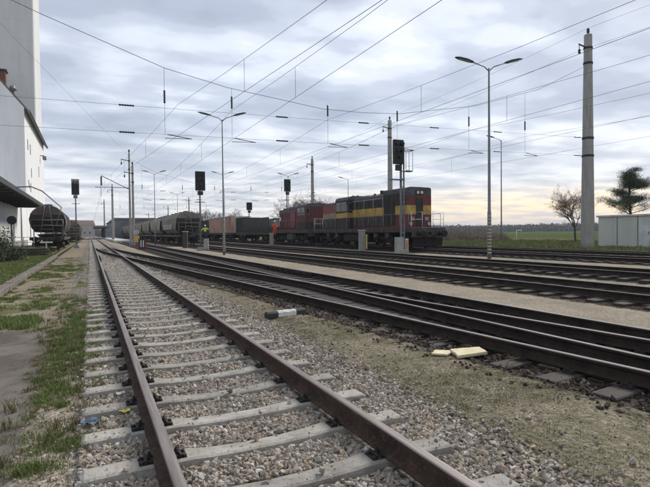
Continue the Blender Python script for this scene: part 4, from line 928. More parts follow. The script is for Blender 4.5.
signal('signal with a broad black head in front of the near end of the grain wagons', (9.45, 47.0, 0), 7.4, hw=0.45, hh=1.8, lattice=False)
signal('signal with a tall head and grey top beside the grain wagon on the left', (-1.5, 67, 0), 8.3, hw=0.42, hh=1.9, lattice=False, rw=True)
signal('signal with small black head rising behind the rear locomotive', (23.3, 60.0, 0.2), 8.3, hw=0.42, hh=1.6, lattice=False)
signal('small distant signal head above the stake wagon', (23.3, 77.0, 0.2), 6.3, hw=0.45, hh=1.25, lattice=False)

def cabinet(name, label, loc, sx, sy, h, mt, rz=CR, extra=None, cap=True):
    t = thing(name, label, 'cabinet', loc, rz)
    MB().box(-sx/2, sx/2, -sy/2, sy/2, 0.0, h, bev=0.015).build('body', mt, t)
    if cap: MB().box(-sx/2-.04, sx/2+.04, -sy/2-.04, sy/2+.04, h+0.002, h+0.06, bev=0.01).build('lid', 'white_paint', t)
    if extra: extra(t)
    return t
def ex1(t): MB().box(0.26, 0.38, -0.18, 0.18, 0.15, 1.25, bev=0.01).build('side_panel', 'sign_yellow', t)
cabinet('cable_post', 'grey concrete cabinet post with yellow side, in front of the front locomotive', (18.3, 31.8, 0.14), 0.46, 0.4, 1.5, 'mast_concrete', extra=ex1)
cabinet('cable_post', 'grey concrete cabinet post beside the worker in orange', (18.3, 52.0, 0.14), 0.45, 0.4, 1.3, 'mast_concrete')
cabinet('cable_post', 'dark grey post with a white cap left of the broad headed signal', (9.3, 54.5, 0), 0.5, 0.45, 1.75, 'underframe')
def ex2(t):
    MB().box(-0.22, 0.22, -0.165, -0.152, 0.15, 0.95).build('door', 'cabinet', t)
cabinet('signal_cabinet', 'pale grey cabinet at the foot of the large signal with the cage', (17.98, 26.45, 0.14), 0.55, 0.3, 1.05, 'cabinet', extra=ex2, cap=False)
def ex3(t): 
    mb = MB(); mb.box(-0.08, 0.08, -0.135, -0.122, 0.15, 0.85); mb.build('label_plate', 'sign_orange', t)
cabinet('junction_box', 'narrow whitish box with an orange plate right of the large signal foot', (18.72, 26.7, 0.14), 0.22, 0.24, 0.95, 'white_paint', extra=ex3, cap=False)
cabinet('signal_cabinet', 'pale grey cabinet beside the foot of the broad headed signal', (9.95, 46.9, 0), 0.42, 0.4, 1.05, 'cabinet', cap=False)
# red and white marker with its round sign
t = thing('track_barrier', 'pair of short red posts holding a black and white striped panel by the twin masts', 'marker', (4.55, 50.5, 0))
for s in (-1, 1): MB().box(s*0.3-0.06, s*0.3+0.06, -0.05, 0.05, 0, 1.15, bev=0.01).build('post', 'sign_red', t)
mb = MB(); mb.box(-0.235, 0.235, -0.02, 0.02, 0.1, 1.1); p_ = mb.build('panel', 'black', t)
mb = MB(); mb.box(-0.17, -0.06, -0.03, -0.021, 0.3, 0.95); mb.box(0.05, 0.15, -0.03, -0.021, 0.3, 0.95); mb.build('stripe', 'white_paint', p_)
t = thing('round_sign', 'round white sign marked with a 0 above a yellow plate, left of the red posts', 'sign', (4.2, 52.5, 0))
MB().tube([(0, 0, 0), (0, 0, 2.0)], 0.035, 6).build('post', 'grey_steel', t)
MB().lathe([(0.24, -0.03), (0.24, 0.0)], 20, c=(0, -0.04, 1.75), axis='y').build('disc', 'white_paint', t)
mb = MB(); k = 20
for i in range(k):
    a, b = 2*PI*i/k, 2*PI*(i+1)/k; mb.add([(0.07*math.cos(a), -0.075, 1.75+0.11*math.sin(a)), (0.115*math.cos(a), -0.075, 1.75+0.16*math.sin(a)), (0.115*math.cos(b), -0.075, 1.75+0.16*math.sin(b)), (0.07*math.cos(b), -0.075, 1.75+0.11*math.sin(b))], [(0, 1, 2, 3)])
mb.build('numeral', 'black', t)
mb = MB(); mb.add([(-0.2, -0.05, 1.40), (0.28, -0.05, 1.40), (0.28, -0.05, 0.95), (0.0, -0.05, 0.72), (-0.2, -0.05, 0.95)], [(0, 1, 2, 3, 4)]); mb.add([(-0.2, -0.03, 1.40), (0.28, -0.03, 1.40), (0.28, -0.03, 0.95), (0.0, -0.03, 0.72), (-0.2, -0.03, 0.95)], [(0, 1, 2, 3, 4)]); mb.build('plate', 'sign_yellow', t)

# ------------------------------------------------------------------ rolling stock
def wheelset(parent, y, r=0.46, x=0.755):
    mb = MB(); mb.tube([(-x-0.12, 0, 0), (x+0.12, 0, 0)], 0.075, 8)
    for s in (-1, 1): mb.lathe([(r+0.028, s*(x-0.075)), (r+0.028, s*(x-0.045)), (r, s*(x-0.04)), (r-0.005, s*(x+0.06)), (r*.85, s*(x+0.065)), (r*.8, s*(x+0.03)), (0.16, s*(x+0.02)), (0.15, s*(x+0.08))], 24, axis='x')
    return mb.build('wheelset', 'wheel_steel', parent, loc=(0, y, r))
def bogie(root, y, axles, half, big=False, wz=0.46):
    mb = MB()
    for s in (-1, 1):
        x0, x1 = sorted((s*0.98, s*1.12))
        mb.box(x0, x1, -half, half, wz+0.05, wz+0.32, bev=0.03)
        mb.box(min(s*0.94, s*1.22), max(s*0.94, s*1.22), -0.45, 0.45, wz-0.12, wz+0.30, bev=0.03)
        for a in axles:
            mb.box(min(s*1.0, s*1.26), max(s*1.0, s*1.26), a-0.17, a+0.17, wz-0.16, wz+0.16, bev=0.03)
            for q in (-0.28, 0.28): mb.lathe([(0.10, wz+0.0), (0.10, wz+0.30)], 8, c=(s*1.13, a+q, 0))
        for q in (-half, half): mb.box(min(s*0.72, s*0.95), max(s*0.72, s*0.95), q-0.03, q+0.03, 0.2, wz+0.2)
    mb.box(-0.98, 0.98, -0.2, 0.2, wz+0.0, wz+0.35)
    o = mb.build('bogie', 'grime', root, loc=(0, y, 0))
    for a in axles: wheelset(o, a, wz)
    return o
def buffers(root, yend, sgn, z=1.05, mt='grime'):
    for s in (-1, 1):
        mb = MB(); mb.lathe([(0.16, 0), (0.16, sgn*0.1), (0.10, sgn*0.11), (0.10, sgn*0.34), (0.085, sgn*0.35), (0.085, sgn*0.52), (0.24, sgn*0.54), (0.25, sgn*0.58), (0.20, sgn*0.61)], 16, c=(s*0.875, 0, 0), axis='y'); mb.build('buffer', mt, root, loc=(0, yend, z))
    mb = MB(); mb.box(-0.05, 0.05, min(0, sgn*0.3), max(0, sgn*0.3), -0.08, 0.08); mb.tube([(0, sgn*0.28, 0), (0, sgn*0.36, -0.18), (0, sgn*0.33, -0.42)], 0.035, 6)
    for q in (-0.35, 0.35, 0.55): mb.tube([(q, 0, -0.1), (q, sgn*0.16, -0.3), (q, sgn*0.1, -0.6)], 0.03, 6)
    mb.build('coupling', mt, root, loc=(0, yend, z))
def hrail(root, pts_list, r=0.02, mt='grey_steel', name='handrail'):
    if name == 'end_handrail':
        for p in pts_list: MB().tube(p, r, 6).build(name, mt, root)
        return
    mb = MB()
    for p in pts_list: mb.tube(p, r, 6)
    return mb.build(name, mt, root)
def hoodprof(w_, z0, z1, bands, top):
    # bands: [(z, mat)] ascending start heights ; rounded top with material top
    h = [(w_, z, m) for z, m in bands]; h += [(w_, z1-0.16, top), (w_*0.975, z1-0.07, top), (w_*0.91, z1-0.015, top), (w_*0.7, z1, top)]
    return h
def side_doors(root, x, y0, y1, z0, z1, n, mt, name='side_door', gap=0.05, inset=0.004, louvre=False):
    wd = (y1-y0)/n
    for s in (-1, 1):
        for k in range(n):
            a, b = y0+k*wd+gap/2, y0+(k+1)*wd-gap/2; mb = MB()
            mb.box(min(s*(x+inset), s*(x+0.035)), max(s*(x+inset), s*(x+0.035)), a, b, z0, z1, bev=0.006)
            if louvre:
                q = z0+0.1
                while q < z1-0.12: mb.box(min(s*(x+0.036), s*(x+0.06)), max(s*(x+0.036), s*(x+0.06)), a+0.05, b-0.05, q, q+0.045); q += 0.11
            else: mb.box(min(s*(x+0.036), s*(x+0.06)), max(s*(x+0.036), s*(x+0.06)), b-0.12, b-0.08, (z0+z1)/2-0.1, (z0+z1)/2+0.1)
            mb.build(name, mt, root)
def cab(root, y0, y1, zt, mats, bands, w_=1.42):
    # mats list order used by bands index
    mb = MB(); mb.banded([(w_, z, m) for z, m in bands]+[(w_, zt-0.35, 3), (w_*.93, zt-0.14, 3), (w_*.75, zt-0.04, 3), (w_*.4, zt, 3)], y0, y1)
    c_ = mb.build('cab', mats, root)
    ym = (y0+y1)/2
    for s in (-1, 1):
        for (a, b) in ((y0+0.25, ym-0.08), (ym+0.08, y1-0.25)):
            mb = MB(); f = MB().box(min(s*(w_+.002), s*(w_+.03)), max(s*(w_+.002), s*(w_+.03)), a, b, 2.95, 3.70, bev=0.006).build('window', 'white_dirty', c_)
            MB().box(min(s*(w_+.031), s*(w_+.036)), max(s*(w_+.031), s*(w_+.036)), a+0.08, b-0.08, 3.03, 3.62).build('pane', 'glass_dark', f)
    for (y, sg) in ((y0, -1), (y1, 1)):
        for s in (-1, 1):
            f = MB().box(min(s*1.0, s*1.36), max(s*1.0, s*1.36), min(y+sg*.002, y+sg*.03), max(y+sg*.002, y+sg*.03), 3.0, 3.65).build('window', 'grey_steel', c_)
            MB().box(min(s*1.04, s*1.32), max(s*1.04, s*1.32), min(y+sg*.031, y+sg*.036), max(y+sg*.031, y+sg*.036), 3.06, 3.59).build('pane', 'glass_dark', f)
    return c_
ZR = 0.1755   # railhead above sleeper level
def loco_front():
    root = thing('diesel_locomotive', 'front locomotive, long dark hood with yellow stripe, maroon nose and small headlight coloured as lit', 'locomotive', (XT5, 35.2, 0.2+ZR), 0, 'pair of coupled diesel locomotives')
    Lh = 8.0
    mb = MB(); mb.box(-1.42, 1.42, -Lh, Lh, 1.12, 1.46, bev=0.02); mb.box(-0.6, 0.6, -Lh+.3, Lh-.3, 0.85, 1.118)
    for k in range(22): 
        for s in (-1, 1): y = -7.4+k*0.7; mb.box(min(s*1.421, s*1.45), max(s*1.421, s*1.45), y, y+0.06, 1.10, 1.44)
    mb.build('underframe', 'underframe', root)
    for y in (-Lh, Lh):
        sg = -1 if y < 0 else 1
        mb = MB(); mb.box(-1.42, 1.42, min(y+sg*.003, y+sg*.08), max(y+sg*.003, y+sg*.08), 0.78, 1.44, bev=0.015); mb.build('buffer_beam', 'underframe', root); buffers(root, y+sg*.08, sg)
        mb = MB(); mb.add([(-1.25, y-sg*.1, 0.15), (1.25, y-sg*.1, 0.15), (1.25, y-sg*.02, 0.75), (-1.25, y-sg*.02, 0.75), (-1.25, y-sg*.14, 0.15), (1.25, y-sg*.14, 0.15), (1.25, y-sg*.06, 0.75), (-1.25, y-sg*.06, 0.75)], [(0, 1, 2, 3), (4, 7, 6, 5), (0, 4, 5, 1), (3, 2, 6, 7), (0, 3, 7, 4), (1, 5, 6, 2)]); mb.build('rail_guard', 'grime', root)
        for s in (-1, 1):
            mb = MB()
            for z in (0.35, 0.7): mb.box(min(s*1.1, s*1.5), max(s*1.1, s*1.5), y-sg*0.75, y-sg*0.40, z, z+0.04)
            for q in (0.40, 0.75): mb.box(min(s*1.46, s*1.5), max(s*1.46, s*1.5), min(y-sg*q, y-sg*(q-.03)), max(y-sg*q, y-sg*(q-.03)), 0.3, 1.115)
            mb.build('step', 'grime', root)
    for y in (-5.0, 5.0): bogie(root, y, (-1.75, 0, 1.75), 2.35, wz=0.5)
    mb = MB(); mb.box(-1.3, 1.3, -2.1, 2.1, 0.35, 1.08, bev=0.12); mb.build('fuel_tank', 'grime', root)
    # tall nose section with radiator, then the long hood
    mats = ['maroon', 'yellow', 'loco_black', 'loco_roof', 'maroon_dirty']
    mb = MB(); mb.banded(hoodprof(1.02, 1.46, 4.28, [(1.46, 0), (2.38, 1), (3.02, 0), (3.70, 3)], 3), -7.0, -3.9); nose = mb.build('nose', mats, root)
    mb = MB(); mb.banded(hoodprof(0.96, 1.46, 4.02, [(1.46, 4), (2.38, 1), (3.02, 2), (3.50, 0), (3.66, 3)], 3), -3.898, 1.0); hood = mb.build('hood', mats, root)
    mb = MB(); mb.box(-0.3, 0.3, -7.03, -7.004, 1.5, 3.55, bev=0.004); d = mb.build('front_door', 'loco_black', nose)
    MB().box(0.18, 0.24, -7.05, -7.031, 2.3, 2.5).build('handle', 'grey_steel', d)
    mb = MB(); mb.box(-0.34, 0.34, -7.05, -7.004, 3.74, 4.08, bev=0.01); hl = mb.build('headlight_box', 'dark_steel', nose)
    for s in (-1, 1): MB().lathe([(0.11, -7.085), (0.11, -7.052)], 14, c=(s*0.16, 0, 3.91), axis='y').build('headlight', 'headlamp_lit_tint', hl)
    for s in (-1, 1): MB().lathe([(0.13, -7.09), (0.13, -7.004)], 14, c=(s*0.78, 0, 1.72), axis='y').build('marker_light', 'lamp_glass', nose)
    side_doors(nose, 1.02, -6.8, -5.6, 3.06, 3.95, 2, 'loco_black', 'grille', louvre=True)
    side_doors(nose, 1.02, -5.5, -4.0, 1.6, 3.9, 2, 'loco_black', 'grille', louvre=True)
    side_doors(hood, 0.96, -3.8, 0.9, 3.06, 3.60, 7, 'loco_black', 'side_door')
    side_doors(hood, 0.96, -3.8, 0.9, 1.60, 2.34, 7, 'underframe', 'side_door')
    mb = MB()
    for k in range(6): y = -6.7+k*0.45; mb.box(-0.5, 0.5, y, y+0.3, 4.281, 4.33)
    mb.build('fan_grille', 'loco_black', nose)
    for y, z, r in ((-2.0, 4.02, 0.17), (-0.9, 4.02, 0.10)): mb = MB(); mb.lathe([(r, z), (r, z+0.42 if r > .12 else z+0.25), (r*.8, z+0.43 if r > .12 else z+.26)], 12, c=(0.1, y, 0)); mb.build('exhaust_stack', 'black', hood)
    mb = MB()
    for k in range(5): mb.box(-0.35, 0.35, -3.5+k*0.95, -3.1+k*0.95, 4.021, 4.10, bev=0.02)
    for s in (-1, 1): mb.tube([(s*0.66, -3.7, 4.08), (s*0.66, 0.8, 4.08)], 0.022, 5)
    mb.build('roof_hatch', 'loco_roof', hood)
    c_ = cab(root, 1.004, 3.3, 4.22, ['maroon_dirty', 'yellow', 'loco_black', 'loco_roof'], [(1.46, 2), (2.38, 1), (2.80, 2)])
    mb = MB(); mb.banded(hoodprof(0.98, 1.46, 3.86, [(1.46, 2), (2.38, 5), (2.90, 4), (3.62, 3)], 3), 3.302, 6.7); sh = mb.build('short_hood', ['maroon', 'yellow', 'loco_black', 'loco_roof', 'loco_red', 'cream'], root)
    side_doors(sh, 0.98, 3.5, 6.5, 1.6, 2.32, 3, 'underframe')
    mb = MB(); mb.tube([(0.2, 2.6, 4.26), (0.2, 2.1, 4.30)], [0.03, 0.08], 8); mb.tube([(-0.2, 2.6, 4.26), (-0.2, 2.2, 4.30)], [0.03, 0.07], 8); mb.build('horn', 'dark_steel', c_)
    for s in (-1, 1):
        for y in (-3.95, -2.6, -1.2, 0.3): MB().tube([(s*1.10, y, 1.46), (s*1.10, y, 3.75)], 0.022, 6).build('grab_pole', 'white_dirty', root)
        for y in (1.06, 3.2): MB().tube([(s*1.46, y, 1.5), (s*1.46, y, 3.5)], 0.025, 6).build('grab_pole', 'white_dirty', root)
        mb = MB(); mb.tube([(s*1.02, -3.8, 3.68), (s*1.02, 0.9, 3.68)], 0.03, 6); mb.build('pipe', 'white_dirty', hood)
        for k in range(9): MB().box(min(s*0.962, s*0.985), max(s*0.962, s*0.985), -3.7+k*0.52, -3.66+k*0.52, 2.42, 2.98).build('seam_strip', 'yellow', hood)
        for y in (-4.9, -3.3, 3.2, 4.9): MB().box(min(s*1.15, s*1.40), max(s*1.15, s*1.40), y-0.25, y+0.25, 0.72, 1.09, bev=0.03).build('equipment_box', 'underframe', root)
    for s in (-1, 1): MB().box(s*0.62-0.16, s*0.62+0.16, -7.03, -7.004, 1.95, 2.2, bev=0.004).build('plate', 'white_dirty', nose)
    # walkway rails
    for s in (-1, 1):
        ps = [[(s*1.36, -7.6, 2.42), (s*1.36, 0.9, 2.42)], [(s*1.36, 3.4, 2.42), (s*1.36, 7.6, 2.42)]]
        for y in np.arange(-7.6, 1.0, 1.06): ps.append([(s*1.36, y, 1.45), (s*1.36, y, 2.42)])
        for y in np.arange(3.4, 7.7, 1.05): ps.append([(s*1.36, y, 1.45), (s*1.36, y, 2.42)])
        hrail(root, ps, 0.018, 'grey_steel')
    for y in (-7.92, 7.92):
        ps = [[(-1.36, y, 1.45), (-1.36, y, 2.5), (-0.45, y, 2.5), (-0.45, y, 1.45)], [(1.36, y, 1.45), (1.36, y, 2.5), (0.45, y, 2.5), (0.45, y, 1.45)], [(-1.36, y, 2.0), (-0.45, y, 2.0)], [(1.36, y, 2.0), (0.45, y, 2.0)]]
        hrail(root, ps, 0.02, 'white_paint', 'end_handrail')
    return root
loco_front()
def loco_rear():
    root = thing('diesel_locomotive', 'rear locomotive, dark red hood with grey roof and cab next to the front engine', 'locomotive', (XT5, 49.6, 0.2+ZR), 0, 'pair of coupled diesel locomotives')
    Lh = 5.15
    mb = MB(); mb.box(-1.42, 1.42, -Lh, Lh, 1.12, 1.46, bev=0.02); mb.box(-0.6, 0.6, -Lh+.3, Lh-.3, 0.85, 1.118); mb.build('underframe', 'underframe', root)
    for y in (-Lh, Lh):
        sg = -1 if y < 0 else 1
        mb = MB(); mb.box(-1.42, 1.42, min(y+sg*.003, y+sg*.08), max(y+sg*.003, y+sg*.08), 0.78, 1.44, bev=0.015); mb.build('buffer_beam', 'underframe', root); buffers(root, y+sg*.08, sg)
        for s in (-1, 1):
            mb = MB()
            for z in (0.35, 0.7): mb.box(min(s*1.1, s*1.5), max(s*1.1, s*1.5), y-sg*0.70, y-sg*0.20, z, z+0.04)
            for q in (0.20, 0.70): mb.box(min(s*1.46, s*1.5), max(s*1.46, s*1.5), min(y-sg*q, y-sg*(q-.03)), max(y-sg*q, y-sg*(q-.03)), 0.3, 1.115)
            mb.build('step', 'grime', root)
    for y in (-3.0, 3.0): bogie(root, y, (-1.1, 1.1), 1.65, wz=0.5)
    mb = MB(); mb.box(-1.3, 1.3, -1.2, 1.2, 0.35, 1.08, bev=0.12); mb.box(-1.44, -1.31, -1.1, 0.3, 0.45, 1.05); mb.build('fuel_tank', 'underframe', root)
    mats = ['maroon', 'cream', 'loco_black', 'loco_roof', 'loco_red', 'maroon_dirty']
    mb = MB(); mb.banded(hoodprof(1.0, 1.46, 3.95, [(1.46, 5), (2.0, 4), (3.55, 3)], 3), -2.2, 2.9); hood = mb.build('hood', mats, root)
    side_doors(hood, 1.0, -2.1, 2.8, 1.65, 3.45, 8, 'maroon_dirty')
    for s in (-1, 1): 
        MB().box(min(s*1.062, s*1.075), max(s*1.062, s*1.075), -0.9, 0.5, 1.7, 3.4).build('side_door', 'loco_red', hood, label='bright red side door')
    mb = MB(); mb.banded(hoodprof(1.0, 1.46, 3.80, [(1.46, 5), (3.45, 3)], 3), 2.902, 4.1); n2_ = mb.build('nose', mats, root)
    side_doors(n2_, 1.0, 3.0, 4.0, 1.65, 3.3, 2, 'maroon_dirty', 'grille', louvre=True)
    MB().box(-1.09, -1.065, 3.4, 3.9, 2.5, 2.95).build('plate', 'white_paint', n2_)
    c_ = cab(root, -4.5, -2.204, 4.15, ['maroon_dirty', 'cream', 'loco_black', 'loco_roof'], [(1.46, 2), (2.2, 0)])
    mb = MB()
    for k in range(6): mb.box(-0.4, 0.4, -2.0+k*0.82, -1.55+k*0.82, 3.951, 4.04, bev=0.02)
    mb.build('roof_hatch', 'loco_roof', hood)
    mb = MB(); mb.lathe([(0.16, 3.95), (0.16, 4.35)], 12, c=(0, 0.3, 0)); mb.build('exhaust_stack', 'black', hood)
    for s in (-1, 1):
        ps = [[(s*1.38, -2.1, 2.5), (s*1.38, 4.5, 2.5)]]+[[(s*1.38, y, 1.45), (s*1.38, y, 2.5)] for y in np.arange(-2.1, 4.6, 1.1)]
        hrail(root, ps, 0.022, 'grey_steel')
    ps = [[(-1.36, 5.05, 1.45), (-1.36, 5.05, 2.9), (1.36, 5.05, 2.9), (1.36, 5.05, 1.45)], [(-0.5, 5.05, 1.45), (-0.5, 5.05, 2.9)], [(0.5, 5.05, 1.45), (0.5, 5.05, 2.9)]]
    hrail(root, ps, 0.035, 'black', 'end_handrail')
    return root
loco_rear()

def flat_frame(root, Lh, z0=0.95, z1=1.25, mt='underframe', beam='underframe'):
    mb = MB(); mb.box(-1.35, 1.35, -Lh, Lh, z0, z1, bev=0.02); mb.box(-0.25, 0.25, -Lh*.8, Lh*.8, z0-0.3, z0-.002)
    mb.build('underframe', mt, root)
    for sg in (-1, 1): buffers(root, sg*Lh, sg)
TG = 'freight wagons behind the locomotives'
def stake_wagon():
    root = thing('stake_wagon', 'flat wagon with a row of dark upright stakes behind the worker in orange', 'freight wagon', (XT5, 63.8, 0.2+ZR), 0, TG)
    Lh = 7.6; flat_frame(root, Lh)
    for y in (-5.4, 5.4): bogie(root, y, (-0.9, 0.9), 1.4)
    for s in (-1, 1):
        for k in range(21):
            y = -7.3+k*0.54; MB().box(min(s*1.30, s*1.42), max(s*1.30, s*1.42), y, y+0.20, 1.26, 3.10, bev=0.01).build('stake', 'stake', root)
        MB().box(min(s*1.24, s*1.29), max(s*1.24, s*1.29), -7.4, 3.8, 1.26, 2.0).build('side_board', 'wagon_dark', root)
    return root
stake_wagon()
def crate(label, loc, y0, y1, h, mt, ribs, cat='container', name='container'):
    root = thing(name, label, cat, loc)
    mb = MB(); mb.box(-1.28, 1.28, y0, y1, 0.003, h, bev=0.02); b = mb.build('body', mt, root)
    mb = MB()
    for s in (-1, 1):
        for k in range(ribs+1):
            y = y0+0.05+(y1-y0-0.2)*k/ribs; mb.box(min(s*1.281, s*1.36), max(s*1.281, s*1.36), y, y+0.1, 0.05, h-0.03)
        mb.box(min(s*1.281, s*1.37), max(s*1.281, s*1.37), y0, y1, h-0.14, h-0.001) if False else None
    for (y, sg) in ((y0, -1), (y1, 1)):
        for k in range(5): x = -1.2+k*0.575; mb.box(x, x+0.1, min(y+sg*.001, y+sg*.07), max(y+sg*.001, y+sg*.07), 0.05, h-0.03)
    mb.build('rib', mt, root); return root
crate('dark ribbed box standing on the far end of the stake wagon', (XT5, 63.8, 0.2+ZR+1.255), 4.1, 7.5, 2.15, 'wagon_dark', 5)
def box_wagon(label, y, Lh, mt, h):
    root = thing('open_box_wagon', label, 'freight wagon', (XT5, y, 0.2+ZR), 0, TG)
    flat_frame(root, Lh)
    for q in (-Lh+2.2, Lh-2.2): bogie(root, q, (-0.9, 0.9), 1.4)
    mb = MB(); t_ = 0.06; z0, z1 = 1.252, h
    for s in (-1, 1): mb.box(min(s*1.30, s*1.36), max(s*1.30, s*1.36), -Lh+.1, Lh-.1, z0, z1)
    for s in (-1, 1): mb.box(-1.298, 1.298, min(s*(Lh-.1), s*(Lh-.16)), max(s*(Lh-.1), s*(Lh-.16)), z0, z1)
    mb.build('side_wall', mt, root)
    mb = MB()
    for s in (-1, 1):
        n_ = int(Lh*2/0.85)
        for k in range(n_+1): q = -Lh+.14+k*(2*Lh-.4)/n_; mb.box(min(s*1.362, s*1.46), max(s*1.362, s*1.46), q, q+0.12, z0, z1-0.001)
        mb.box(min(s*1.29, s*1.48), max(s*1.29, s*1.48), -Lh+.09, Lh-.09, z1+.001, z1+0.12)
    for s in (-1, 1):
        for k in range(5): q = -1.2+k*.575; mb.box(q, q+.1, min(s*(Lh-.098), s*Lh), max(s*(Lh-.098), s*Lh), z0, z1-.001)
    mb.build('rib', mt, root)
    MB().box(-1.28, 1.28, -Lh+.2, Lh-.2, z0+.01, z1-0.35).build('load', 'wagon_dark' if mt != 'wagon_pink' else 'hopper_brown', root)
    return root
box_wagon('pinkish brown open box wagon with ribbed sides', 81.3, 7.9, 'wagon_pink', 3.7)
box_wagon('dark open box wagon coupled behind the pinkish brown one', 98.2, 8.0, 'wagon_dark', 3.5)
box_wagon('second dark open box wagon, farthest behind the pinkish brown one', 115.2, 8.0, 'wagon_dark', 3.5)

def hopper(root, mt, rib_mt, end_mt, Lh=7.4, zt=4.15, round_=False, far=False):
    flat_frame(root, Lh, 0.95, 1.2)
    for q in (-Lh+2.0, Lh-2.0): bogie(root, q, (-0.9, 0.9), 1.35)
    if round_:
        pr = []
        for k in range(17):
            a = -PI*0.22 + (PI*1.44)*k/16; pr.append((1.44*math.cos(a), 2.60+1.44*math.sin(a)))
    else:
        half = [(0.95, 1.45), (1.42, 2.0), (1.50, 2.7), (1.46, 3.35), (1.20, 3.80), (0.75, zt-.1), (0.3, zt)]
        pr = half + [(-x, z) for x, z in reversed(half)]
    B_ = Lh-0.55
    mb = MB(); n = len(pr); zs = [p[1] for p in pr]; zmin, zmax = min(zs), max(zs)
    def yl(z, sg): u = (z-zmin)/(zmax-zmin); return sg*(B_ - max(0, (0.52-u))*3.4)
    ya = [(x, yl(z, -1), z) for x, z in pr]; yb2 = [(x, yl(z, 1), z) for x, z in pr]
    for j in range(n): k = (j+1) % n; mb.add([ya[j], ya[k], yb2[k], yb2[j]], [(0, 1, 2, 3)], 0, smooth=False)
    mid = [i for i in range(n)]
    for side in (ya, yb2):
        for i in range(n//2):
            j = n-1-i
            if i+1 < j-1 or True:
                if i+1 <= j-1: mb.add([side[i], side[i+1], side[j-1], side[j]], [(0, 1, 2, 3)], 1 if side[i][2] < zmin+(zmax-zmin)*0.5 else 2)
    mb.build('body', [mt, end_mt, mt], root)
    for q in np.linspace(-B_+0.02, B_-0.10, 9):
        mb = MB()
        for j in range(n-1):
            (xa, za), (xb_, zb) = pr[j], pr[j+1]
            if abs(q) > B_-1.9 and min(za, zb) < zmin+(zmax-zmin)*0.5: continue
            ca, cb = (0, 2.62), (0, 2.62)
            o = 1.03; P = [(xa*1.003, za), (xb_*1.003, zb), (xb_*o, 2.62+(zb-2.62)*o), (xa*o, 2.62+(za-2.62)*o)]
            mb.add([(x, q, z) for x, z in P]+[(x, q+0.09, z) for x, z in P], [(0, 1, 2, 3), (7, 6, 5, 4), (3, 2, 6, 7), (0, 4, 5, 1)])
        mb.build('rib', rib_mt, root)
    mb = MB(); mb.box(-0.28, 0.28, -B_+0.3, B_-0.3, zmax+.002, zmax+0.09, bev=.02); 
    for k in range(4): mb.lathe([(0.36, zmax+.09), (0.36, zmax+.16), (0.1, zmax+.2)], 12, c=(0, -B_+1.6+k*(2*B_-3.2)/3, 0))
    mb.build('roof_hatch', end_mt, root)
    for sg in (-1, 1):
        ps = [[(-1.25, sg*(Lh-.1), 1.2), (-1.25, sg*(Lh-.1), 2.75)], [(1.25, sg*(Lh-.1), 1.2), (1.25, sg*(Lh-.1), 2.75)], [(-1.25, sg*(Lh-.1), 2.25), (1.25, sg*(Lh-.1), 2.25)], [(-1.25, sg*(Lh-.1), 2.75), (1.25, sg*(Lh-.1), 2.75)],
              [(-0.55, sg*(Lh-.2), 1.2), (-0.18, sg*(B_+.04), zmax-.05)], [(0.55, sg*(Lh-.2), 1.2), (0.18, sg*(B_+.04), zmax-.05)]]
        for k in range(6): u = 0.12+k*0.14; xx = 0.55-0.37*u; zz = 1.2+(zmax-1.25)*u; yy = (Lh-.2)+((B_+.04)-(Lh-.2))*u; ps.append([(-xx, sg*yy, zz), (xx, sg*yy, zz)])
        hrail(root, ps, 0.03, 'hopper_grey' if not round_ else 'grey_steel', 'end_ladder')
        mb = MB(); mb.box(-1.35, 1.35, min(sg*(Lh-.75), sg*(Lh-.02)), max(sg*(Lh-.75), sg*(Lh-.02)), 1.203, 1.24); mb.build('end_platform', 'underframe', root)
        for s in (-1, 1):
            mb = MB(); mb.box(min(s*1.05, s*1.12), max(s*1.05, s*1.12), min(sg*(B_-.5), sg*(B_-.42)), max(sg*(B_-.5), sg*(B_-.42)), 1.2, 2.6); mb.build('end_post', end_mt, root)
    for y in (-2.4, 2.4):
        mb = MB()
        mb.add([(-1.1, y-1.1, 1.5), (1.1, y-1.1, 1.5), (1.1, y+1.1, 1.5), (-1.1, y+1.1, 1.5), (-0.35, y-.35, 0.45), (0.35, y-.35, 0.45), (0.35, y+.35, 0.45), (-0.35, y+.35, 0.45)], [(0, 1, 5, 4), (1, 2, 6, 5), (2, 3, 7, 6), (3, 0, 4, 7), (4, 5, 6, 7)])
        mb.build('discharge_hopper', end_mt, root)
    return root
# wagon beside the silo
t = thing('grain_wagon', 'brown rounded grain wagon standing under the canopy of the white shed', 'freight wagon', (XL, 56.8, -0.03+ZR), 0, 'grain wagons by the shed')
hopper(t, 'hopper_brown', 'hopper_pale', 'hopper_dark', round_=True)
dup(t, (XL+0.3, 112, -0.03+ZR), 'distant brown wagon on the siding, just right of the signal mast', rz=-0.004)
dup(t, (XL+0.3, 128, -0.03+ZR), 'farthest brown wagon on the siding by the shed, small beside the tracks', rz=-0.004)
# grain train
GG = 'grain hopper wagons in a long row'
g0 = thing('grain_hopper_wagon', 'grey grain hopper wagon with end ladder, nearest of the long row', 'freight wagon', (XT3, 70.9, ZR), 0, GG)
hopper(g0, 'hopper_grey', 'hopper_pale', 'hopper_dark')
MB().box(1.30, 2.15, -8.2, -7.45, 0.60, 0.66).build('shunter_step', 'underframe', g0)
g1 = thing('grain_hopper_wagon', 'paler grain hopper wagon, second of the long row', 'freight wagon', (XT3, 86.9, ZR), 0, GG)
hopper(g1, 'hopper_pale', 'hopper_grey', 'hopper_dark')
words = ['third', 'fourth', 'fifth', 'sixth', 'seventh', 'eighth', 'ninth', 'tenth', 'eleventh', 'twelfth']
for k, wd in enumerate(words): dup(g1 if k % 3 == 1 else g0, (XT3, 102.9+16*k, ZR), '%s grain hopper wagon of the long row counting from its near end' % wd)
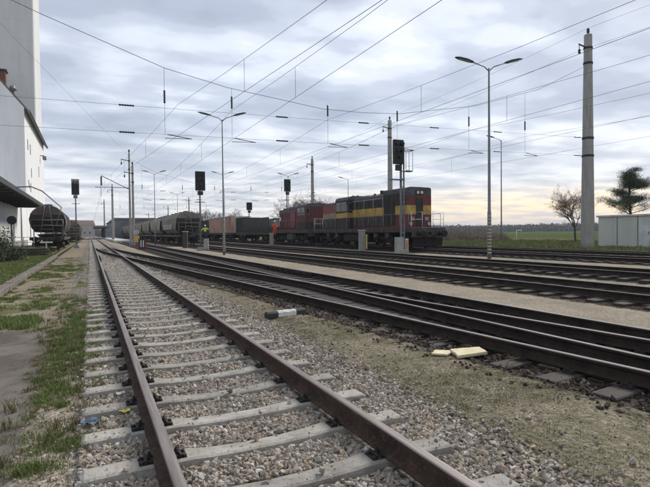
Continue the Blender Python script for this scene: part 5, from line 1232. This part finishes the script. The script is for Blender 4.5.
# graffiti panel on the first grain wagon
mb = MB()
X['graffiti'] = mat('graffiti', (0.16, 0.17, 0.18), (0.30, 0.32, 0.34), rough=0.7, scale=1.6, detail=1, lo=0.48, hi=0.52)
mb.add([(-1.535, -3.5, 1.95), (-1.535, 5.0, 1.95), (-1.55, 5.0, 2.7), (-1.55, -3.5, 2.7)], [(0, 1, 2, 3)]); mb.build('painted_panel', 'graffiti', g0)

# ------------------------------------------------------------------ station and far clutter
t = thing('platform', 'pale station platform in the far distance beside the nearest track', 'platform', (6.4, 150, 0))
MB().box(-2.2, 1.2, -52, 120, 0, 0.42, bev=0.03).build('slab', 'platform', t)
t = thing('platform_canopy', 'dark flat canopy over the far station platform', 'canopy', (4.3, 190, 0.42))
MB().box(-3.2, 1.6, -22, 30, 3.4, 3.9).build('roof', 'roof_dark', t)
for y in range(-20, 30, 8): MB().box(-0.15, 0.15, y, y+0.3, 0, 3.4).build('post', 'dark_steel', t)
t = thing('station_building', 'long bluish grey station building with rows of windows beyond the platform', 'building', (9.4, 215, 0))
MB().box(-1.5, 11, -35, 60, 0, 6.6).build('wall', 'crate_dark', t); MB().box(-2.0, 11.5, -35.6, 60.6, 6.6, 7.1).build('roof', 'roof_dark', t)
for y in range(-33, 58, 5):
    for z in (1.2, 4.0): MB().box(-1.56, -1.502, y, y+3.2, z, z+1.7).build('window', 'glass_blue', t)
for k in range(3):
    for z in (1.2, 4.0): MB().box(0.2+k*3.6, 2.6+k*3.6, -35.06, -35.002, z, z+1.7).build('window', 'glass_blue', t)
for i, (x_, y_, w_, d_, h_, lab) in enumerate(((-14, 330, 14, 10, 7, 'distant pale house at the end of the tracks, left'), (-4, 380, 12, 12, 8, 'distant pale house straight at the vanishing point of the tracks'), (30, 360, 16, 12, 6, 'distant low house right of the station'), (60, 330, 12, 10, 6, 'distant house behind the grain wagons'), (520, 520, 14, 12, 6, 'tiny pale house in the field below the hills, right'), (430, 540, 12, 12, 6, 'tiny pale house in the field below the hills, left'))):
    t = thing('house', lab, 'house', (x_, y_, 0), 0.2, 'distant houses'); MB().box(-w_/2, w_/2, -d_/2, d_/2, 0, h_).build('wall', 'far_house', t)
    mb = MB(); mb.add([(-w_/2-.4, -d_/2-.4, h_), (w_/2+.4, -d_/2-.4, h_), (w_/2+.4, d_/2+.4, h_), (-w_/2-.4, d_/2+.4, h_), (-w_/2-.4, 0, h_+3.4), (w_/2+.4, 0, h_+3.4)], [(0, 1, 5, 4), (2, 3, 4, 5), (0, 4, 3), (1, 2, 5), (0, 3, 2, 1)]); mb.build('roof', 'far_roof', t)
    for k in range(3): MB().box(-w_/2+1.5+k*3.4, -w_/2+2.7+k*3.4, -d_/2-.04, -d_/2-.002, 2, 3.6).build('window', 'glass_dark', t)
# goal on the sports field
t = thing('goal', 'small white football goal frame on the grass beyond the scrub', 'goal', (56.6, 52.4, 0.12), math.radians(20))
mb = MB(); mb.tube([(-0.85, 0, 0), (-0.85, 0, 1.45), (0.85, 0, 1.45), (0.85, 0, 0)], 0.05, 6); mb.build('frame', 'white_paint', t)

# ------------------------------------------------------------------ hut
t = thing('metal_hut', 'pale grey green metal equipment hut at the right edge', 'hut', (35.4, 21.6, 0.2))
MB().box(0, 3.0, -3.4, 3.4, 0, 2.3).build('wall', 'hut', t)
MB().box(-0.12, 3.1, -3.5, 3.5, 2.302, 2.44, bev=0.02).build('roof', 'hut_roof', t)
MB().box(-0.06, 3.06, -3.45, 3.45, -0.2, 0.04).build('plinth', 'mast_concrete', t)
for y in (-1.42, 0.38, 1.9): MB().box(-0.022, -0.002, y-0.025, y+0.025, 0.06, 2.28).build('panel_strip', 'grey_steel', t)
d_ = MB().box(-0.03, -0.002, -1.35, 0.30, 0.08, 2.2, bev=0.004).build('door', 'hut_roof', t)
mb = MB(); mb.box(-0.05, -0.031, -0.55, -0.5, 0.08, 2.2); mb.box(-0.07, -0.031, -0.42, -0.38, 1.0, 1.2); mb.build('door_seam', 'grey_steel', d_)
for z in (0.35, 1.8): MB().box(-0.06, -0.031, -1.32, -1.22, z, z+0.12).build('hinge', 'dark_steel', d_)

# ------------------------------------------------------------------ people
def skin_part(name, pts, edges, mt, parent, loc=(0, 0, 0), sub=2):
    me = bpy.data.meshes.new(name); me.from_pydata([p[:3] for p in pts], edges, []); o = bpy.data.objects.new(name, me); COL.objects.link(o)
    o.modifiers.new('skin', 'SKIN'); s_ = o.modifiers.new('sub', 'SUBSURF'); s_.levels = sub; s_.render_levels = sub
    for i, p in enumerate(pts):
        v = me.skin_vertices[0].data[i]; r = p[3]; v.radius = (r, r) if not isinstance(r, tuple) else r; v.use_root = (i == 0)
    dg = bpy.context.evaluated_depsgraph_get(); m2 = bpy.data.meshes.new_from_object(o.evaluated_get(dg)); o.modifiers.clear(); o.data = m2; bpy.data.meshes.remove(me)
    m2.materials.append(X[mt]); 
    for p in m2.polygons: p.use_smooth = True
    if parent is not None: o.parent = parent
    o.location = loc; return o
def person(label, loc, rz, jacket, trousers, pose, hat='helmet', sc_=1.0):
    root = thing('person', label, 'person', loc, rz)
    root.scale = (sc_,)*3
    # x right, y forward ; joints
    LS, RS = pose['arms']; LL, RL = pose['legs']
    pts = [(0, 0, 0.95, (0.14, 0.10)), (0, 0, 1.15, (0.13, 0.095)), (0, 0, 1.38, (0.16, 0.10)), (0, 0.0, 1.50, 0.06), (0, 0.01, 1.56, 0.055), (0, 0.02, 1.64, (0.075, 0.09)), (0, 0.02, 1.74, (0.07, 0.085))]
    ed = [(0, 1), (1, 2), (2, 3), (3, 4), (4, 5), (5, 6)]
    def chain(st, ps): 
        prev = st
        for p in ps: pts.append(p); ed.append((prev, len(pts)-1)); prev = len(pts)-1
        return prev
    for s, A_ in ((-1, LS), (1, RS)):
        sh = (s*0.19, 0, 1.41, 0.055); last = chain(2, [sh, (*A_[0], 0.042), (*A_[1], 0.030)])
        h = Vector(A_[1]); d = (Vector(A_[1])-Vector(A_[0])).normalized(); side = d.cross(Vector((0, 1, 0.3))).normalized()
        palm = h+d*0.06; pi_ = chain(last, [(*palm, 0.028)])
        for k in range(4):
            b = palm+side*(k-1.5)*0.020+d*0.02; c = b+d*(0.04-0.004*abs(k-1.2)); e = c+(d+Vector((0, 0.6, 0))).normalized()*0.03
            chain(pi_, [(*b, 0.010), (*c, 0.009), (*e, 0.007)])
        b = h+d*0.03+side*0.035; chain(last, [(*b, 0.012), (*(b+d*0.03+side*0.02), 0.010)])
    for s, G in ((-1, LL), (1, RL)):
        an = Vector(G[1]); chain(0, [(s*0.10, 0, 0.90, 0.085), (*G[0], 0.058), (*an, 0.040), (an.x, an.y+0.02, an.z-0.05, 0.04), (an.x, an.y+0.15, an.z-0.065, 0.032)])
    body = skin_part('body', pts, ed, 'skin', root)
    mb = MB()
    # face details
    for s in (-1, 1): mb.lathe([(0.011, 0.0), (0.011, 0.006)], 8, c=(s*0.032, 0.108, 1.665), axis='y')
    mb.build('eye', 'boot', body); mb = MB(); mb.tube([(0, 0.10, 1.665), (0, 0.125, 1.63)], [0.010, 0.015], 6); mb.build('nose', 'skin', body)
    mb = MB(); mb.box(-0.025, 0.025, 0.105, 0.112, 1.592, 1.600); mb.build('mouth', 'maroon', body)
    # clothing
    jp = [(0, 0, 0.93, (0.175, 0.125)), (0, 0, 1.15, (0.165, 0.12)), (0, 0, 1.37, (0.19, 0.125)), (0, 0, 1.49, 0.075)]; je = [(0, 1), (1, 2), (2, 3)]
    for s, A_ in ((-1, LS), (1, RS)):
        k = len(jp); jp += [(s*0.20, 0, 1.40, 0.075), (*A_[0], 0.060), (*(Vector(A_[0]).lerp(Vector(A_[1]), .93)), 0.05)]; je += [(2, k), (k, k+1), (k+1, k+2)]
    jk = skin_part('jacket', jp, je, jacket, root)
    tp = [(0, 0, 0.96, (0.155, 0.11))]; te = []
    for s, G in ((-1, LL), (1, RL)):
        k = len(tp); tp += [(s*0.10, 0, 0.88, 0.105), (*G[0], 0.078), (*(Vector(G[0]).lerp(Vector(G[1]), .95)), 0.065)]; te += [(0, k), (k, k+1), (k+1, k+2)]
    skin_part('trousers', tp, te, trousers, root)
    for s, G in ((-1, LL), (1, RL)):
        an = Vector(G[1]); skin_part('boot', [(an.x, an.y, an.z+0.06, 0.055), (an.x, an.y, an.z-0.03, 0.052), (an.x, an.y+0.10, an.z-0.05, 0.048), (an.x, an.y+0.18, an.z-0.055, 0.04)], [(0, 1), (1, 2), (2, 3)], 'boot', root)
    mb = MB(); mb.lathe([(0.178, 1.08), (0.180, 1.13)], 20, smooth=True); 
    if hat: 
        hb = MB(); hb.lathe([(0.125, 1.70), (0.12, 1.76), (0.09, 1.82), (0.04, 1.845), (0.005, 1.85)], 18, c=(0, 0.02, 0)); hb.box(-0.08, 0.08, 0.12, 0.19, 1.70, 1.712, bev=0.004); hb.build('helmet', hat, root)
    return root
# orange worker on the end step of the rear locomotive
person('worker in orange overalls and pale helmet standing on the end step of the rear locomotive', (19.35, 53.9, 1.13), math.radians(165), 'orange', 'orange',
    dict(arms=(((-0.30, 0.05, 1.15), (-0.20, 0.28, 1.12)), ((0.26, 0.10, 1.14), (0.10, 0.30, 1.18))), legs=(((-0.12, 0.10, 0.52), (-0.12, -0.02, 0.10)), ((0.13, 0.02, 0.52), (0.16, -0.04, 0.10)))), sc_=1.0)
person('worker in a bright yellow jacket riding on the side step of the nearest grain wagon', (13.22, 62.85, ZR+0.665), math.radians(175), 'hivis_yellow', 'navy',
    dict(arms=(((-0.42, 0.05, 1.22), (-0.50, 0.22, 1.35)), ((0.42, 0.05, 1.20), (0.48, 0.24, 1.08))), legs=(((-0.14, 0.03, 0.52), (-0.16, 0.0, 0.10)), ((0.14, 0.02, 0.52), (0.17, 0.0, 0.10)))), hat='helmet', sc_=0.98)

# ------------------------------------------------------------------ small things in the foreground
t = thing('marker_post', 'fallen white concrete marker post with black ends lying on the gravel', 'marker post', (3.33, 8.72, 0.035), 0)
t.rotation_euler = (0, 0, math.radians(10))
def pillar(x0, x1, nm, mt):
    mb = MB(); w_ = 0.062; mb.extr_y([(-w_, -w_*.8), (w_, -w_*.8), (w_, w_*.5), (w_*.5, w_), (-w_*.5, w_), (-w_, w_*.5)], x0, x1)
    o = mb.build(nm, mt, t); o.rotation_euler = (0, 0, -PI/2); return o
pillar(-0.42, -0.19, 'black_end', 'wagon_dark'); pillar(-0.188, 0.208, 'white_middle', 'chipped_white'); pillar(0.21, 0.42, 'black_end', 'wagon_dark')
def slab(mb, P, z0, z1):
    n = len(P); c = (sum(p[0] for p in P)/n, sum(p[1] for p in P)/n); Q = [(c[0]+(x-c[0])*0.965, c[1]+(y-c[1])*0.965) for x, y in P]
    for A_, za, B2, zb in ((P, z0, P, z1-0.006), (P, z1-0.006, Q, z1)):
        for k in range(n): a, b = k, (k+1) % n; mb.add([(*A_[a], za), (*A_[b], za), (*B2[b], zb), (*B2[a], zb)], [(0, 1, 2, 3)])
    mb.add([(*p, z1) for p in Q], [tuple(range(n))])
def ragged(P, amp, m=5):
    R_ = random.Random(9); o = []
    for k in range(len(P)):
        a, b = Vector(P[k]), Vector(P[(k+1) % len(P)])
        for q in range(m): p = a.lerp(b, q/m); o.append((p.x+R_.uniform(-amp, amp)*(q > 0), p.y+R_.uniform(-amp, amp)*(q > 0)))
    return o
mb = MB(); slab(mb, ragged([(-0.13, -0.11), (0.30, -0.19), (0.40, 0.02), (0.02, 0.17)], 0.008), 0.0, 0.035)
o = mb.build('cream_board', 'board_cream', loc=(4.17, 4.82, 0.008)); o.rotation_euler = (0.02, -0.03, 0.10); tag(o, 'larger cream yellow board fragment lying on the ground beside the dark sleepers', 'board', 'broken cream board')
mb = MB(); slab(mb, ragged([(-0.19, -0.02), (-0.02, -0.12), (0.17, 0.02), (-0.04, 0.12)], 0.008), 0.0, 0.022)
o = mb.build('cream_board', 'board_cream', loc=(4.05, 4.98, 0.004)); o.rotation_euler = (0.03, 0.02, -0.1); tag(o, 'smaller cream yellow board fragment, on the far side of the larger one', 'board', 'broken cream board')
def crumple(name, label, loc, s, mt, seed):
    R_ = random.Random(seed); n = 5; mb = MB(); g = [[(s*(i-2)/2+R_.gauss(0, s*.12), s*.7*(j-2)/2+R_.gauss(0, s*.12), R_.uniform(0, s*.5)) for i in range(n)] for j in range(n)]
    for j in range(n-1):
        for i in range(n-1): mb.add([g[j][i], g[j][i+1], g[j+1][i+1], g[j+1][i]], [(0, 1, 2), (0, 2, 3)], smooth=False)
    tag(mb.build(name, mt, loc=loc), label, 'litter')
crumple('litter', 'crumpled yellow scrap beside the near rail on the left', (0.25, 4.72, -0.02), 0.045, 'yellow_litter', 1)
crumple('litter', 'crushed blue plastic scrap in the grass left of the near rail', (-0.03, 4.55, -0.02), 0.075, 'blue_litter', 2)
crumple('litter', 'small white paper scrap in the grass left of the near rail', (0.24, 5.2, 0.0), 0.035, 'white_paint', 3)
for (x_, y_, a, l, lab) in ((4.55, 4.25, 0.5, 0.5, 'bent rusty wire lying in front of the dark sleepers, right of the cream board'), (4.1, 5.5, -0.7, 0.35, 'short rusty wire lying left of the cream board')):
    mb = MB(); mb.tube([(-l, 0, 0.02), (-l*.3, 0.05, 0.05), (l*.3, -0.03, 0.03), (l, 0.1, 0.06)], 0.008, 5); o = mb.build('rusty_wire', 'rust_scrap', loc=(x_, y_, 0.0)); o.rotation_euler = (0, 0, a); tag(o, lab, 'wire', 'rusty wires on the ground')

# ------------------------------------------------------------------ air
hz_ = MB().box(-4300, 4300, -900, 4900, -6, 75).build('haze', 'wire'); hz_['kind'] = 'stuff'
hm = bpy.data.materials.new('haze'); hm.use_nodes = True; nt = hm.node_tree; nt.nodes.clear()
pv = N('ShaderNodeVolumePrincipled'); pv.inputs['Color'].default_value = (0.86, 0.90, 1.0, 1); pv.inputs['Density'].default_value = 0.00028
mo = N('ShaderNodeOutputMaterial'); L(pv.outputs[0], mo.inputs['Volume'])
hz_.data.materials.clear(); hz_.data.materials.append(hm)
